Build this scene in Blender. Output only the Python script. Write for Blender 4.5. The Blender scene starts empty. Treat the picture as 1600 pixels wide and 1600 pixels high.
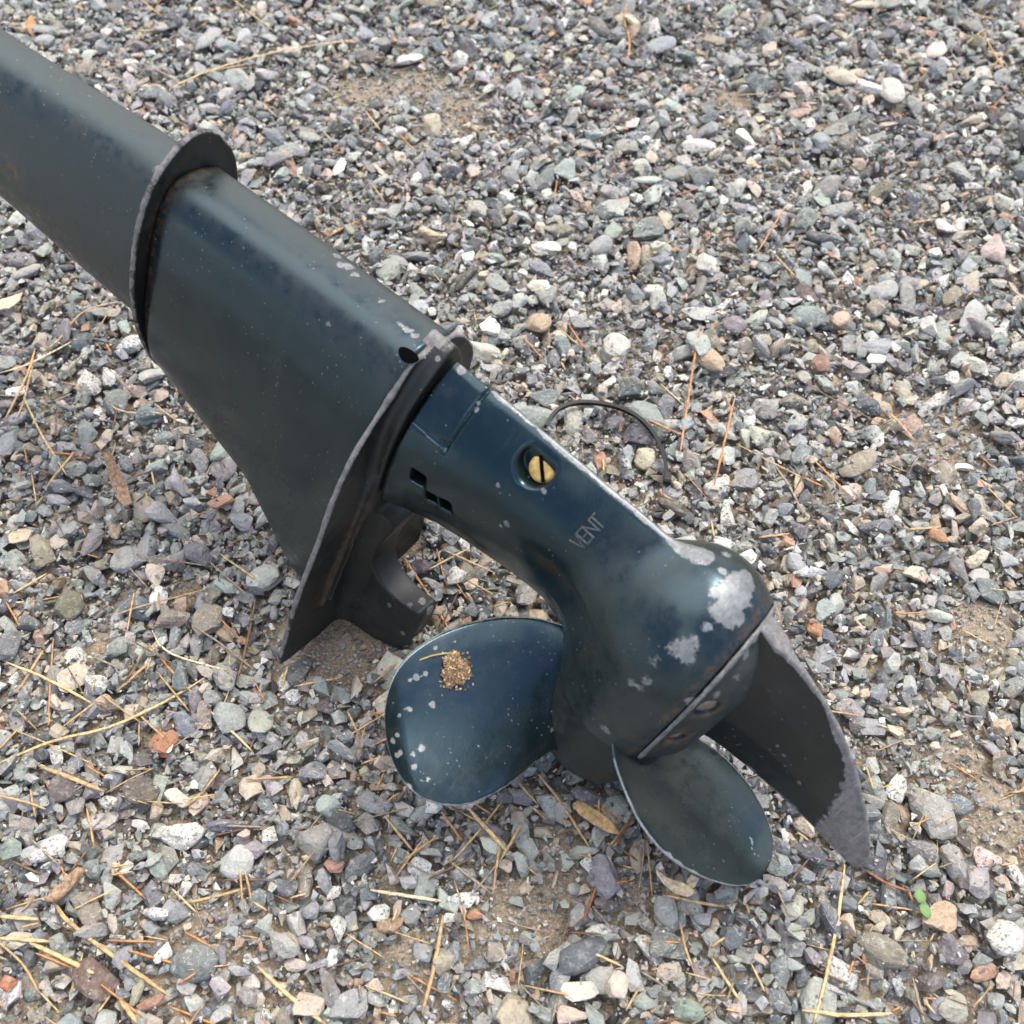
import bpy, bmesh, math, random
import numpy as np
from mathutils import Vector, Matrix
from mathutils.bvhtree import BVHTree
SC = bpy.context.scene
COL = SC.collection
R = math.radians
random.seed(7); RNG = np.random.default_rng(11)

# ------------------------------------------------------------------ camera
CAM_H = 0.480; PITCH = 58.0; FPX = 1600.0
cam_d = bpy.data.cameras.new('camera'); cam = bpy.data.objects.new('camera', cam_d); COL.objects.link(cam)
cam.location = (0, 0, CAM_H); cam.rotation_euler = (R(90 - PITCH), 0, 0)
cam_d.sensor_width = 36; cam_d.lens = 36.0; cam_d.clip_start = 0.01; cam_d.clip_end = 2000
cam_d.dof.use_dof = True; cam_d.dof.focus_distance = 0.50; cam_d.dof.aperture_fstop = 12.0
SC.camera = cam
# ------------------------------------------------------------------ sky, sun, exposure
SUN_EL, SUN_AZ = R(58), R(52)       # azimuth clockwise from +Y
w = bpy.data.worlds.new('World'); SC.world = w; w.use_nodes = True
nt = w.node_tree; bg = nt.nodes['Background']
sky = nt.nodes.new('ShaderNodeTexSky'); sky.sky_type = 'NISHITA'; sky.sun_disc = False
sky.sun_elevation = SUN_EL; sky.sun_rotation = SUN_AZ; sky.air_density = 1.0; sky.dust_density = 1.0
# broken white cloud over the whole sky, seed picked to highlight nose and housing
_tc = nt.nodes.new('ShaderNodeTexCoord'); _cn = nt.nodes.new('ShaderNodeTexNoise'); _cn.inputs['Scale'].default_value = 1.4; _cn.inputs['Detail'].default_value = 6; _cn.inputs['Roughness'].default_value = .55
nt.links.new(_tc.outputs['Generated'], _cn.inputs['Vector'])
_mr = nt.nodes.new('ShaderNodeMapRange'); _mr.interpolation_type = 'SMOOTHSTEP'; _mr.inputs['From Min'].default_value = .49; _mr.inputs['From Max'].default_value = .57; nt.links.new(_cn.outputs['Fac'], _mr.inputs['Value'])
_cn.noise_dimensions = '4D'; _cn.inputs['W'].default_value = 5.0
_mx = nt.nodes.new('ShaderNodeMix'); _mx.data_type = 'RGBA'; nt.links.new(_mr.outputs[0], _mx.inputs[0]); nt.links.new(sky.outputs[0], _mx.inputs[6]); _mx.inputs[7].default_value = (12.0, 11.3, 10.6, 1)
# added gradient with sin(elevation), steeper than CIE overcast, brightens zenith for paint highlights
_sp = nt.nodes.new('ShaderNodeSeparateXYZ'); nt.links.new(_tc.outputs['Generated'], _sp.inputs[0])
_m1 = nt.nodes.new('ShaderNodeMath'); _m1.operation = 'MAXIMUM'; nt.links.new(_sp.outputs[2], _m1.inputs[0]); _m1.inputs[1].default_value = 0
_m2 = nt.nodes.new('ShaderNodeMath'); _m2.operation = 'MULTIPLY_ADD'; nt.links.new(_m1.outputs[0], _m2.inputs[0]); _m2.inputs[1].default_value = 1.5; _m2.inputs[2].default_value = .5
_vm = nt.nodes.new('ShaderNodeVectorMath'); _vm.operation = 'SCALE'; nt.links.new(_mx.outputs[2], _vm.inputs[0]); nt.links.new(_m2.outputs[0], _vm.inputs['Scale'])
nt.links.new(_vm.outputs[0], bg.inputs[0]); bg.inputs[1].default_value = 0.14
sd = bpy.data.lights.new('sun', 'SUN'); sun = bpy.data.objects.new('sun', sd); COL.objects.link(sun)
sd.energy = 2.1; sd.angle = R(15); sd.color = (1.0, 0.92, 0.79)
sun.rotation_euler = (R(90) - SUN_EL, 0, -SUN_AZ + math.pi)
_dir = Vector((math.sin(SUN_AZ) * math.cos(SUN_EL), math.cos(SUN_AZ) * math.cos(SUN_EL), math.sin(SUN_EL)))
sun.rotation_euler = _dir.to_track_quat('Z', 'Y').to_euler()
SC.view_settings.view_transform = 'Standard'; SC.view_settings.look = 'None'
SC.view_settings.gamma = 1.0; SC.view_settings.exposure = 0.40

# ------------------------------------------------------------------ frames
ct, st = math.cos(R(PITCH)), math.sin(R(PITCH))
CW = np.array([[1, 0, 0], [0, st, -ct], [0, ct, st]])          # camera axes -> world
CAM = np.array([0, 0, CAM_H])
def nrm(v): v = np.array(v, float); return v / np.linalg.norm(v)
def ray(x, y): return CW @ np.array(((x - 800) / FPX, -(y - 800) / FPX, -1.0))
_A = nrm((-760, -1319, -1600)); _L = np.array((.76, -.65, .175)); _L = nrm(_L - _A * (_L @ _A)); _S = np.cross(_A, _L)
A, L, S = CW @ _A, CW @ _L, CW @ _S                            # aft, down the leg, near side
ORG = CAM + ray(991, 1070) * .443
ROT = np.stack([A, L, S], 1)
def loc(P): return ROT.T @ (np.asarray(P) - ORG)
def wld(p): return ORG + ROT @ np.asarray(p, float)
def on_ground(x, y, z=0.0):
    r = ray(x, y); return CAM + r * ((z - CAM[2]) / r[2])
def mid(x, y, s=0.0):                                          # point of the ray through (x, y) on the plane s
    o, d = loc(CAM), ROT.T @ ray(x, y); t = (s - o[2]) / d[2]; q = o + d * t; return q[0], q[1]

# ------------------------------------------------------------------ helpers
def link(name, me, mat=None, parent=None):
    o = bpy.data.objects.new(name, me); COL.objects.link(o)
    if mat is not None: me.materials.append(mat)
    if parent is not None: o.parent = parent
    return o
def tag(o, label=None, cat=None, group=None, kind=None):
    for k, v in (('label', label), ('category', cat), ('group', group), ('kind', kind)):
        if v: o[k] = v
    return o
def mesh_np(name, V, Fq, smooth=True):
    V = np.asarray(V, np.float32); Fq = np.asarray(Fq, np.int32); k = Fq.shape[1]
    me = bpy.data.meshes.new(name); me.vertices.add(len(V)); me.vertices.foreach_set('co', V.ravel())
    me.loops.add(Fq.size); me.loops.foreach_set('vertex_index', Fq.ravel())
    me.polygons.add(len(Fq)); me.polygons.foreach_set('loop_start', np.arange(0, Fq.size, k, dtype=np.int32))
    me.polygons.foreach_set('use_smooth', np.full(len(Fq), smooth)); me.update(calc_edges=True); me.validate()
    return me
def mesh_py(name, V, Fl, smooth=True):
    me = bpy.data.meshes.new(name); me.from_pydata([tuple(v) for v in V], [], Fl)
    me.polygons.foreach_set('use_smooth', [smooth] * len(me.polygons)); me.update(); return me
def fix_normals(me):
    bm = bmesh.new(); bm.from_mesh(me); bmesh.ops.recalc_face_normals(bm, faces=bm.faces); bm.to_mesh(me); bm.free()
def sharp(me, ang=35):
    me.set_sharp_from_angle(angle=R(ang)) if hasattr(me, 'set_sharp_from_angle') else None
def fattr(me, name, vals):
    a = me.attributes.new(name, 'FLOAT', 'POINT'); a.data.foreach_set('value', np.asarray(vals, np.float32))
def verts(me):
    v = np.empty(len(me.vertices) * 3, np.float32); me.vertices.foreach_get('co', v); return v.reshape(-1, 3)

# ------------------------------------------------------------------ node helpers
class NT:
    def __init__(s, name):
        s.m = bpy.data.materials.new(name); s.m.use_nodes = True; s.t = s.m.node_tree
        s.b = s.t.nodes['Principled BSDF']; s._c = None
    def n(s, typ, **k):
        o = s.t.nodes.new(typ)
        for a, b in k.items(): setattr(o, a, b)
        return o
    def l(s, a, b): s.t.links.new(a, b)
    def coord(s, which='Object'):
        if not s._c: s._c = s.n('ShaderNodeTexCoord')
        return s._c.outputs[which]
    def noise(s, scale, detail=4, rough=.55, dist=0, vec=None):
        o = s.n('ShaderNodeTexNoise'); o.inputs['Scale'].default_value = scale; o.inputs['Detail'].default_value = detail
        o.inputs['Roughness'].default_value = rough; o.inputs['Distortion'].default_value = dist
        s.l(vec or s.coord(), o.inputs['Vector']); return o.outputs['Fac']
    def voro(s, scale, feat='F1', out='Distance', rnd=1.0, vec=None):
        o = s.n('ShaderNodeTexVoronoi'); o.feature = feat; o.inputs['Scale'].default_value = scale
        o.inputs['Randomness'].default_value = rnd; s.l(vec or s.coord(), o.inputs['Vector']); return o.outputs[out]
    def ramp(s, fac, pts):
        o = s.n('ShaderNodeValToRGB'); e = o.color_ramp.elements
        while len(e) < len(pts): e.new(.5)
        for k, (p, c) in enumerate(pts):
            e[k].position = p; e[k].color = (c, c, c, 1) if isinstance(c, (int, float)) else (*c, 1)
        s.l(fac, o.inputs[0]); return o.outputs[0]
    def step(s, fac, a, b): 
        o = s.n('ShaderNodeMapRange'); o.interpolation_type = 'SMOOTHSTEP'
        o.inputs['From Min'].default_value = a; o.inputs['From Max'].default_value = b; s.l(fac, o.inputs['Value']); return o.outputs[0]
    def math(s, op, a, b=None, c=None):
        o = s.n('ShaderNodeMath', operation=op)
        for i, v in enumerate((a, b, c)):
            if v is None: continue
            if isinstance(v, (int, float)): o.inputs[i].default_value = v
            else: s.l(v, o.inputs[i])
        return o.outputs[0]
    def mix(s, f, a, b, blend='MIX'):
        o = s.n('ShaderNodeMix', data_type='RGBA', blend_type=blend)
        for i, v in ((0, f), (6, a), (7, b)):
            if isinstance(v, (int, float)): o.inputs[i].default_value = v if i == 0 else (v, v, v, 1)
            elif isinstance(v, tuple): o.inputs[i].default_value = (*v, 1)
            else: s.l(v, o.inputs[i])
        return o.outputs[2]
    def attr(s, name, out='Fac'):
        o = s.n('ShaderNodeAttribute', attribute_name=name); return o.outputs[out]
    def bump(s, h, strength, dist, prev=None):
        o = s.n('ShaderNodeBump'); o.inputs['Strength'].default_value = strength; o.inputs['Distance'].default_value = dist
        s.l(h, o.inputs['Height'])
        if prev is not None: s.l(prev, o.inputs['Normal'])
        s.l(o.outputs[0], s.b.inputs['Normal']); return o.outputs[0]
    def set(s, **k):
        for a, v in k.items():
            i = s.b.inputs[a.replace('_', ' ')]
            if isinstance(v, (int, float)): i.default_value = v
            elif isinstance(v, tuple): i.default_value = (*v, 1)
            else: s.l(v, i)
        return s

def paint_material(name, base=(.0045, .0110, .0115), alt=(.006, .0125, .0150), dustc=(.046, .045, .037), dust=.26, rough=.11, ior=1.62, tint=(.52, .79, 1.0), metal=(.245, .243, .240)):
    m = NT(name)
    big = m.noise(22, 5, .6); mott = m.noise(140, 5, .65); fine = m.noise(900, 3, .6)
    col = m.mix(m.step(big, .35, .65), base, alt)
    dm = m.math('MULTIPLY', m.step(m.noise(30, 6, .65, 1.0), .36, .70), dust)
    dm = m.math('MULTIPLY', dm, m.step(mott, .25, .75))
    st_v = m.n('ShaderNodeMapping'); st_v.inputs['Scale'].default_value = (16, 60, 16); st_v.inputs['Rotation'].default_value = (.1, 0, .5); m.l(m.coord(), st_v.inputs[0])
    streak = m.noise(1.0, 6, .65, .8, vec=st_v.outputs[0]); dm = m.math('ADD', dm, m.math('MULTIPLY', m.step(streak, .50, .70), .12))
    da = m.attr('dust')
    dm = m.math('MINIMUM', m.math('ADD', dm, m.math('MULTIPLY', da, m.step(mott, .15, .6))), .85)
    col = m.mix(dm, col, dustc)
    # tiny pale specks of grit and nicks
    sp = m.math('MULTIPLY', m.step(m.voro(330, out='Distance'), .16, .08), m.step(m.noise(60, 3), .49, .60))
    col = m.mix(m.math('MULTIPLY', sp, .6), col, (.22, .21, .18))
    wear = m.attr('wear')
    nz = m.noise(170, 5, .7)
    wv = m.math('ADD', wear, m.math('MULTIPLY', m.math('SUBTRACT', nz, .5), 1.05))
    mask = m.step(wv, .56, .60)
    primer = m.step(wv, .50, .54)
    scr_v = m.n('ShaderNodeMapping'); scr_v.inputs['Scale'].default_value = (60, 900, 500); scr_v.inputs['Rotation'].default_value = (.3, .5, .7); m.l(m.coord(), scr_v.inputs[0])
    scratch = m.noise(1.0, 5, .7, .3, vec=scr_v.outputs[0])
    mc = m.mix(m.step(m.noise(300, 5, .7), .35, .65), metal, tuple(c * .62 for c in metal))
    mc = m.mix(m.math('MULTIPLY', m.step(scratch, .56, .66), .7), mc, (.40, .40, .39))
    hair = m.math('MULTIPLY', m.step(scratch, .67, .72), m.step(m.noise(35, 3), .50, .62))
    col = m.mix(m.math('MULTIPLY', hair, .22), col, (.12, .125, .12))
    col = m.mix(m.math('MULTIPLY', primer, .8), col, (.075, .080, .080))
    col = m.mix(mask, col, mc)
    rust = m.math('MULTIPLY', m.attr('rust'), m.step(m.noise(260, 5, .7), .42, .6))
    col = m.mix(rust, col, (.20, .095, .035))
    rg = m.math('ADD', m.math('MULTIPLY', dm, .45), rough)
    rg = m.math('ADD', rg, m.math('MULTIPLY', mott, .10))
    rg = m.math('MINIMUM', m.math('ADD', rg, m.math('MULTIPLY', mask, .2)), .9)
    m.set(Base_Color=col, Roughness=rg, Metallic=m.math('MULTIPLY', mask, .35))
    m.b.inputs['IOR'].default_value = ior
    m.b.inputs['Specular Tint'].default_value = (*tint, 1)
    n1 = m.bump(mott, .05, .0012)
    n2 = m.bump(fine, .09, .0003, n1)
    m.bump(m.math('SUBTRACT', 1.0, mask), .6, .00035, n2)
    return m.m
def plain(name, col, rough=.6, metallic=0, nscale=300, var=.25, bump=.2, bd=.0006):
    m = NT(name); n = m.noise(nscale, 5, .6)
    c2 = tuple(c * (1 - var) for c in col); c1 = tuple(min(1, c * (1 + var)) for c in col)
    m.set(Base_Color=m.mix(m.step(n, .3, .7), c2, c1), Roughness=rough, Metallic=metallic); m.bump(n, bump, bd); return m.m

PAINT = paint_material('worn dark green paint')
PAINT_DULL = paint_material('dull sooty paint', base=(.0080, .0105, .0105), alt=(.011, .012, .013), dust=.42, rough=.36, ior=1.5, tint=(1, 1, 1), metal=(.235, .225, .225))
PAINT_CAP = paint_material('grimy brown green paint', base=(.014, .017, .015), alt=(.022, .022, .017), dust=.8, rough=.40)
BRASS = NT('aged brass'); BRASS.set(Base_Color=BRASS.mix(BRASS.step(BRASS.noise(500, 5), .35, .7), (.80, .55, .20), (.50, .31, .10)), Metallic=.45, Roughness=.42); BRASS.bump(BRASS.noise(900, 4), .3, .0003); BRASS = BRASS.m
DARK = plain('black hollow shade', (.002, .002, .002), .95); DARK.node_tree.nodes['Principled BSDF'].inputs['Specular IOR Level'].default_value = .05  # flat black that stands in for the shade inside hollows
STEEL = plain('dull screw steel', (.30, .24, .21), .45, .6, 600)
BLACKPL = plain('black nylon', (.006, .006, .0065), .6, 0, 500, .2, .1)

# ------------------------------------------------------------------ signed distance modelling of the castings
def surface_nets(f, lo, hi, h, newton=3):
    lo = np.array(lo, float); hi = np.array(hi, float); N = np.ceil((hi - lo) / h).astype(int) + 1
    ax = [lo[i] + h * np.arange(N[i]) for i in range(3)]
    X, Y, Z = np.meshgrid(*ax, indexing='ij'); v = f(X, Y, Z).astype(np.float32); del X, Y, Z
    ins = v < 0; nc = N - 1; cnt = np.zeros(nc, np.int8); pos = np.zeros((*nc, 3), np.float32); faces = []
    edges = []
    for a in range(3):
        s0 = [slice(None)] * 3; s1 = [slice(None)] * 3; s0[a] = slice(0, -1); s1[a] = slice(1, None)
        i0 = ins[tuple(s0)]; cr = np.argwhere(i0 != ins[tuple(s1)])
        v0 = v[tuple(s0)][tuple(cr.T)]; v1 = v[tuple(s1)][tuple(cr.T)]; t = v0 / (v0 - v1)
        p = cr.astype(np.float32); p[:, a] += t; b, c = [k for k in range(3) if k != a]
        for db in (0, 1):
            for dc in (0, 1):
                q = cr.copy(); q[:, b] -= db; q[:, c] -= dc
                ok = (q >= 0).all(1) & (q < nc).all(1)
                np.add.at(cnt, tuple(q[ok].T), 1); np.add.at(pos, tuple(q[ok].T), p[ok])
        edges.append((a, b, c, cr, i0[tuple(cr.T)]))
    act = np.argwhere(cnt > 0); idx = -np.ones(nc, np.int64); idx[tuple(act.T)] = np.arange(len(act))
    P = pos[tuple(act.T)] / cnt[tuple(act.T)][:, None]; P = lo + P * h
    for a, b, c, cr, sg in edges:
        ok = (cr[:, b] > 0) & (cr[:, c] > 0) & (cr[:, b] < nc[b]) & (cr[:, c] < nc[c]); q = cr[ok]; g = sg[ok]
        def ix(db, dc):
            r = q.copy(); r[:, b] -= db; r[:, c] -= dc; return idx[tuple(r.T)]
        F = np.stack([ix(1, 1), ix(0, 1), ix(0, 0), ix(1, 0)], 1)
        flip = g if a != 1 else ~g
        F[~flip] = F[~flip][:, ::-1]; faces.append(F)
    F = np.concatenate(faces); F = F[(F >= 0).all(1)]
    for _ in range(newton):
        e = h * .25; x, y, z = P.T; d = f(x, y, z)
        g = np.stack([f(x + e, y, z) - f(x - e, y, z), f(x, y + e, z) - f(x, y - e, z), f(x, y, z + e) - f(x, y, z - e)], 1) / (2 * e)
        gg = np.maximum((g * g).sum(1), .15); stp = -(d / gg)[:, None] * g
        ln = np.linalg.norm(stp, axis=1, keepdims=True); P = P + stp * np.minimum(1, .35 * h / np.maximum(ln, 1e-9))
    return P, F
def smin(a, b, k):
    hh = np.clip(.5 + .5 * (b - a) / k, 0, 1); return b + (a - b) * hh - k * hh * (1 - hh)
def smax(a, b, k): return -smin(-a, -b, k)
def ss(x, a, b): t = np.clip((x - a) / (b - a), 0, 1); return t * t * (3 - 2 * t)
def interp(x, xs, ys): return np.interp(x, xs, ys)
def vnoise(x, y, z, s, seed=0):     # cheap smooth pseudo noise for castings, -1..1
    return (np.sin(x * s + 1.3 + seed) * np.sin(y * s * 1.13 + 2.1 * seed) + np.sin(z * s * .91 + y * s * .6 + seed) * .7 + np.sin(x * s * 2.3 - z * s * 1.9 + 4 * seed) * .4) / 2.1
def box_sdf(x, y, z, c, hx, r=0.0, rot=0.0):
    dx, dy = x - c[0], y - c[1]
    if rot: cr_, sr_ = math.cos(rot), math.sin(rot); dx, dy = dx * cr_ + dy * sr_, -dx * sr_ + dy * cr_
    qx, qy, qz = abs(dx) - hx[0] + r, abs(dy) - hx[1] + r, abs(z - c[2]) - hx[2] + r
    return np.sqrt(np.maximum(qx, 0)**2 + np.maximum(qy, 0)**2 + np.maximum(qz, 0)**2) + np.minimum(np.maximum(qx, np.maximum(qy, qz)), 0) - r
def poly_sdf(x, y, P):              # 2D polygon, negative inside
    P = np.asarray(P, float); d = np.full(np.shape(x), 1e9); inside = np.zeros(np.shape(x), bool); n = len(P)
    for i in range(n):
        a, b = P[i], P[(i + 1) % n]; ex, ey = b - a; wx, wy = x - a[0], y - a[1]
        t = np.clip((wx * ex + wy * ey) / (ex * ex + ey * ey + 1e-18), 0, 1)
        d = np.minimum(d, (wx - ex * t)**2 + (wy - ey * t)**2)
        c = ((a[1] > y) != (b[1] > y)) & (x < (b[0] - a[0]) * (y - a[1]) / (b[1] - a[1] + 1e-18) + a[0]); inside ^= c
    d = np.sqrt(d); return np.where(inside, -d, d)
def chaikin(P, n=2, closed=True):
    P = np.asarray(P, float)
    for _ in range(n):
        Q = np.roll(P, -1, 0) if closed else P[1:]; B = P if closed else P[:-1]
        N_ = np.empty((2 * len(B), P.shape[1])); N_[0::2] = B * .75 + Q * .25; N_[1::2] = B * .25 + Q * .75
        if not closed: N_ = np.vstack([P[:1], N_, P[-1:]])
        P = N_
    return P

# ------------------------------------------------------------------ outboard motor
motor = bpy.data.objects.new('outboard_motor', None); COL.objects.link(motor)
M4 = Matrix([[ROT[0, 0], ROT[0, 1], ROT[0, 2], ORG[0]], [ROT[1, 0], ROT[1, 1], ROT[1, 2], ORG[1]], [ROT[2, 0], ROT[2, 1], ROT[2, 2], ORG[2]], [0, 0, 0, 1]])
BASE = np.array([ORG[0], ORG[1], 0.0])
motor.matrix_world = M4
tag(motor, 'old dark green outboard motor leg with gearcase and three-bladed propeller lying on the gravel', 'outboard motor')
RT = .036; SEAM = .0185
def torpedo(x, y, z):
    r = np.sqrt(y * y + z * z); q = np.where(x < -.040, (x + .040) / .046, 0.0)
    rn = RT - ss(x, -.030, .004) * .0012
    e = np.sqrt(q * q + (r / rn)**2); return (e - 1) * rn * np.where(x < -.04, .9, 1)
LE0 = -.0805
TEL = [-.150, -.140, -.1276, -.118, -.1126, -.0946, -.0735, -.0553, -.045, -.03, 0]
TEA = [.052, .030, .012, .004, .0005, -.003, -.0065, -.0075, -.004, .0, .0]
def strut(x, y, z):
    te = interp(y, TEL, TEA); ch = te - LE0; u = np.clip((x - LE0) / ch, -.2, 1.2)
    tm = interp(y, [-.150, -.135, -.112, -.09, -.05, 0], [.0215, .0195, .0175, .0150, .0135, .0135])
    f1 = 1 - (1 - np.clip(u, 0, .46) / .46)**2; f2 = 1 - .78 * (np.clip(u - .46, 0, 1) / .54)**2
    wv = tm * np.where(u < .46, f1, f2) + .0007
    d = (abs(z) - wv) * .80; d = smax(d, LE0 - x, .003); return smax(d, x - te, .003)
scr = np.array([-.0640, -.0790])     # refined below from the ray through the photo position
def seg_d(x, y, p, q):
    ex, ey = q[0] - p[0], q[1] - p[1]; wx, wy = x - p[0], y - p[1]; t = np.clip((wx * ex + wy * ey) / (ex * ex + ey * ey), 0, 1)
    return np.sqrt((wx - ex * t)**2 + (wy - ey * t)**2)
def gear_raw(x, y, z):
    return smin(torpedo(x, y, z), strut(x, y, z), interp(x, [-.080, -.050, -.020, -.005], [.006, .015, .019, .009]))
def march(f, px, py, t0=.25, t1=.60):
    o, d = loc(CAM), ROT.T @ ray(px, py); ts = np.linspace(t0, t1, 4000); P = o + ts[:, None] * d
    v = f(P[:, 0], P[:, 1], P[:, 2]); k = np.argmax(v < 0); return P[k] if v[k] < 0 else None
q_screw = march(gear_raw, 841, 738); SCR = q_screw[:2]; 
g1, g2, g3 = march(gear_raw, 762, 612), march(gear_raw, 715, 722), march(gear_raw, 692, 693)
g4 = march(gear_raw, 668, 672)
sl = [march(gear_raw, *p) for p in ((652, 748), (673, 778), (695, 790))]
def gearcase(x, y, z):
    d = gear_raw(x, y, z)
    # recess of the vent plug, drilled square to the side, fading out aft
    rc = np.sqrt((x - SCR[0] + .0006)**2 + (y - SCR[1] + .0022)**2) - .0080
    rec = smax(rc, (q_screw[2] - .0042) - z, .001)
    d = smax(d, -rec, .0016)
    # casting step, joint line
    gl = np.minimum(seg_d(x, y, (LE0 - .01, g1[1]), (g2[0], g1[1])), seg_d(x, y, (g2[0], g1[1]), (g3[0], g3[1])))
    d = d + .0011 * np.exp(-(gl / .0008)**2)
    up = (y < g1[1]) & (x < g2[0]); d = d + .0006 * up
    for k, c in enumerate(sl):
        d = smax(d, -box_sdf(x, y, z, (c[0], c[1], c[2]), ((.0038, .0030, .0036)[k], (.0036, .0028, .0030)[k], .009), .0008, .15 + .1 * k), .0011)
    d = d + .00022 * vnoise(x, y, z, 160)
    d = smax(d, y - SEAM, .0003)
    d = smax(d, x, .0010); return smax(d, -.1375 - y, .001)
P, F = surface_nets(gearcase, (-.090, -.141, -.040), (.036, .021, .040), .00085)
me = mesh_np('gearcase', P, F); gear = link('gearcase', me, PAINT, motor)
gear['label'] = 'gearcase with chipped leading edge and the cast word vent'
# lower cap with bead along the seam
CAPS = [march(torpedo, 1106, 1112), march(torpedo, 1058, 1156)]
def cap(x, y, z):
    d = torpedo(x, y, z)
    bead = np.exp(-((y - SEAM - .0015) / .0012)**2) * .0011
    d = d - bead + .0006 * ss(y, SEAM + .003, SEAM + .0045)
    for c, rr in zip(CAPS, (.0052, .0040)):
        n_ = np.array([0, c[1], c[2]]); n_ = n_ / np.linalg.norm(n_)
        vx, vy, vz = x - c[0], y - c[1], z - c[2]; ax_ = vy * 1.0
        rad = np.sqrt(vx**2 + (vz - 0)**2) if False else np.sqrt(np.maximum(vx**2 + vy**2 + vz**2 - (vy * n_[1] + vz * n_[2])**2, 0))
        d = smax(d, -smax(rad - rr, -(vy * n_[1] + vz * n_[2]) - .0035, .001), .0008)
    d = d + .00025 * vnoise(x, y, z, 170, 2)
    d = smax(d, SEAM + .0004 - y, .0006); return smax(d, x + .001, .002)
P, F = surface_nets(cap, (-.088, .016, -.040), (.003, .040, .040), .0008)
capo = link('gearcase_cap', mesh_np('gearcase_cap', P, F), PAINT_CAP, motor)
# skeg
SK = [(-.081, .016), (-.0775, .026), (-.068, .0554), (-.0517, .0806), (-.0385, .095), (-.0272, .1062), (-.016, .1145), (-.009, .1168), (-.0050, .1150), (-.0048, .108), (-.0075, .0845), (-.0085, .055), (-.0085, .031), (-.010, .016)]
SKC = np.vstack([[SK[0]], chaikin(SK, 2, False), [SK[-1]]])
def skeg(x, y, z):
    p = poly_sdf(x, y, SKC); wv = .0009 + np.clip(-p, 0, .018) * .11 + .004 * np.exp(-np.maximum(y - .030, 0) / .006)
    d = (abs(z - .0006 * np.sin(y * 60)) - wv) * .95; return smax(smax(d, p + .0002 * vnoise(x, y, z, 700, 1), .0012), .020 - y, .0004)
P, F = surface_nets(skeg, (-.086, .018, -.011), (-.001, .120, .011), .0009)
sko = link('skeg', mesh_np('skeg', P, F), PAINT_DULL, motor); sko['label'] = 'swept black skeg fin worn to bare grey at its tip'

# anti ventilation plate, pedestal and exhaust snout
PK = .06; PL0 = -.1496
def plate_l(x): return PL0 + PK * (x + .0867)
PO = [(-.0790, -.006), (-.0785, .0080), (-.0750, .0150), (-.0604, .0215), (-.0465, .029), (-.0282, .0384), (-.0057, .0443), (.0193, .0464), (.0464, .0485), (.0757, .0509), (.1040, .0534), (.1075, .0500),
      (.1095, .010), (.1095, -.010), (.1075, -.0500), (.1040, -.0534), (.0757, -.0509), (.0464, -.0485), (.0193, -.0464), (-.0057, -.0455), (-.0282, -.0425), (-.0465, -.0400), (-.0590, -.0362), (-.0725, -.0235), (-.0775, -.0150)]
POC = chaikin(PO, 1)
SN = [(.012, -.150), (.016, -.127), (.0323, -.1315), (.046, -.1322), (.0519, -.1308), (.0590, -.124), (.0612, -.1145), (.0600, -.104), (.0582, -.0975), (.0709, -.0956), (.088, -.0975), (.0953, -.1005), (.1005, -.1138), (.110, -.128), (.122, -.140), (.10, -.150)]
SNC = np.vstack([[SN[0]], chaikin(SN, 2, False), [SN[-1]]])
def plate(x, y, z):
    p = poly_sdf(x, z, POC); yy = y - plate_l(x)
    th = .0010 + .0003 * np.exp(-(np.clip(-p, 0, 1) / .003)**2)
    d = smax(abs(yy - .0006 * np.sin(x * 70 + 1)) - th, p + .0003 * vnoise(x, y, z, 600, 3), .0008)
    # pedestal carrying the gearcase, running out into a boss aft
    te = interp(y, [-.150, -.135, -.12], [.078, .040, .02]); u = np.clip((x + .0855) / (te + .0855), -.1, 1.1)
    wv = .0195 * np.where(u < .32, 1 - (1 - np.clip(u, 0, .32) / .32)**2, 1 - .8 * (np.clip(u - .32, 0, 1) / .68)**2) + .0012
    q = smax((abs(z) - wv) * .75, np.maximum(-.0848 - x, x - te), .003); q = smax(q, y + .1392 - .0, .0012); q = smax(q, -.152 - y, .0005)
    d = smin(d, q, .0035)
    s_ = poly_sdf(x, y, SNC); hw = interp(y, [-.15, -.13, -.0955], [.015, .0085, .0062])
    sn = smax(abs(z) - hw, s_, .0009)
    rib = smax(abs(z - .0135) - .0006, smax(s_ + .006, -(s_ + .0075), .0005), .0006)
    d = smin(d, sn, .005)
    # channel ribs cast underneath
    for zz in (.018, .0235): d = smin(d, smax(abs(z - zz - .12 * (x - .02)) - .0008, smax(abs(yy) - .0035, abs(x - .03) - .045, .001), .001), .002)
    return d + .0002 * vnoise(x, y, z, 210, 1)
P, F = surface_nets(plate, (-.092, -.156, -.056), (.126, -.092, .056), .00095)
plo = link('cavitation_plate', mesh_np('cavitation_plate', P, F), PAINT_DULL, motor)
plo['label'] = 'flat plate above the propeller with bright chipped rim'

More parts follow.
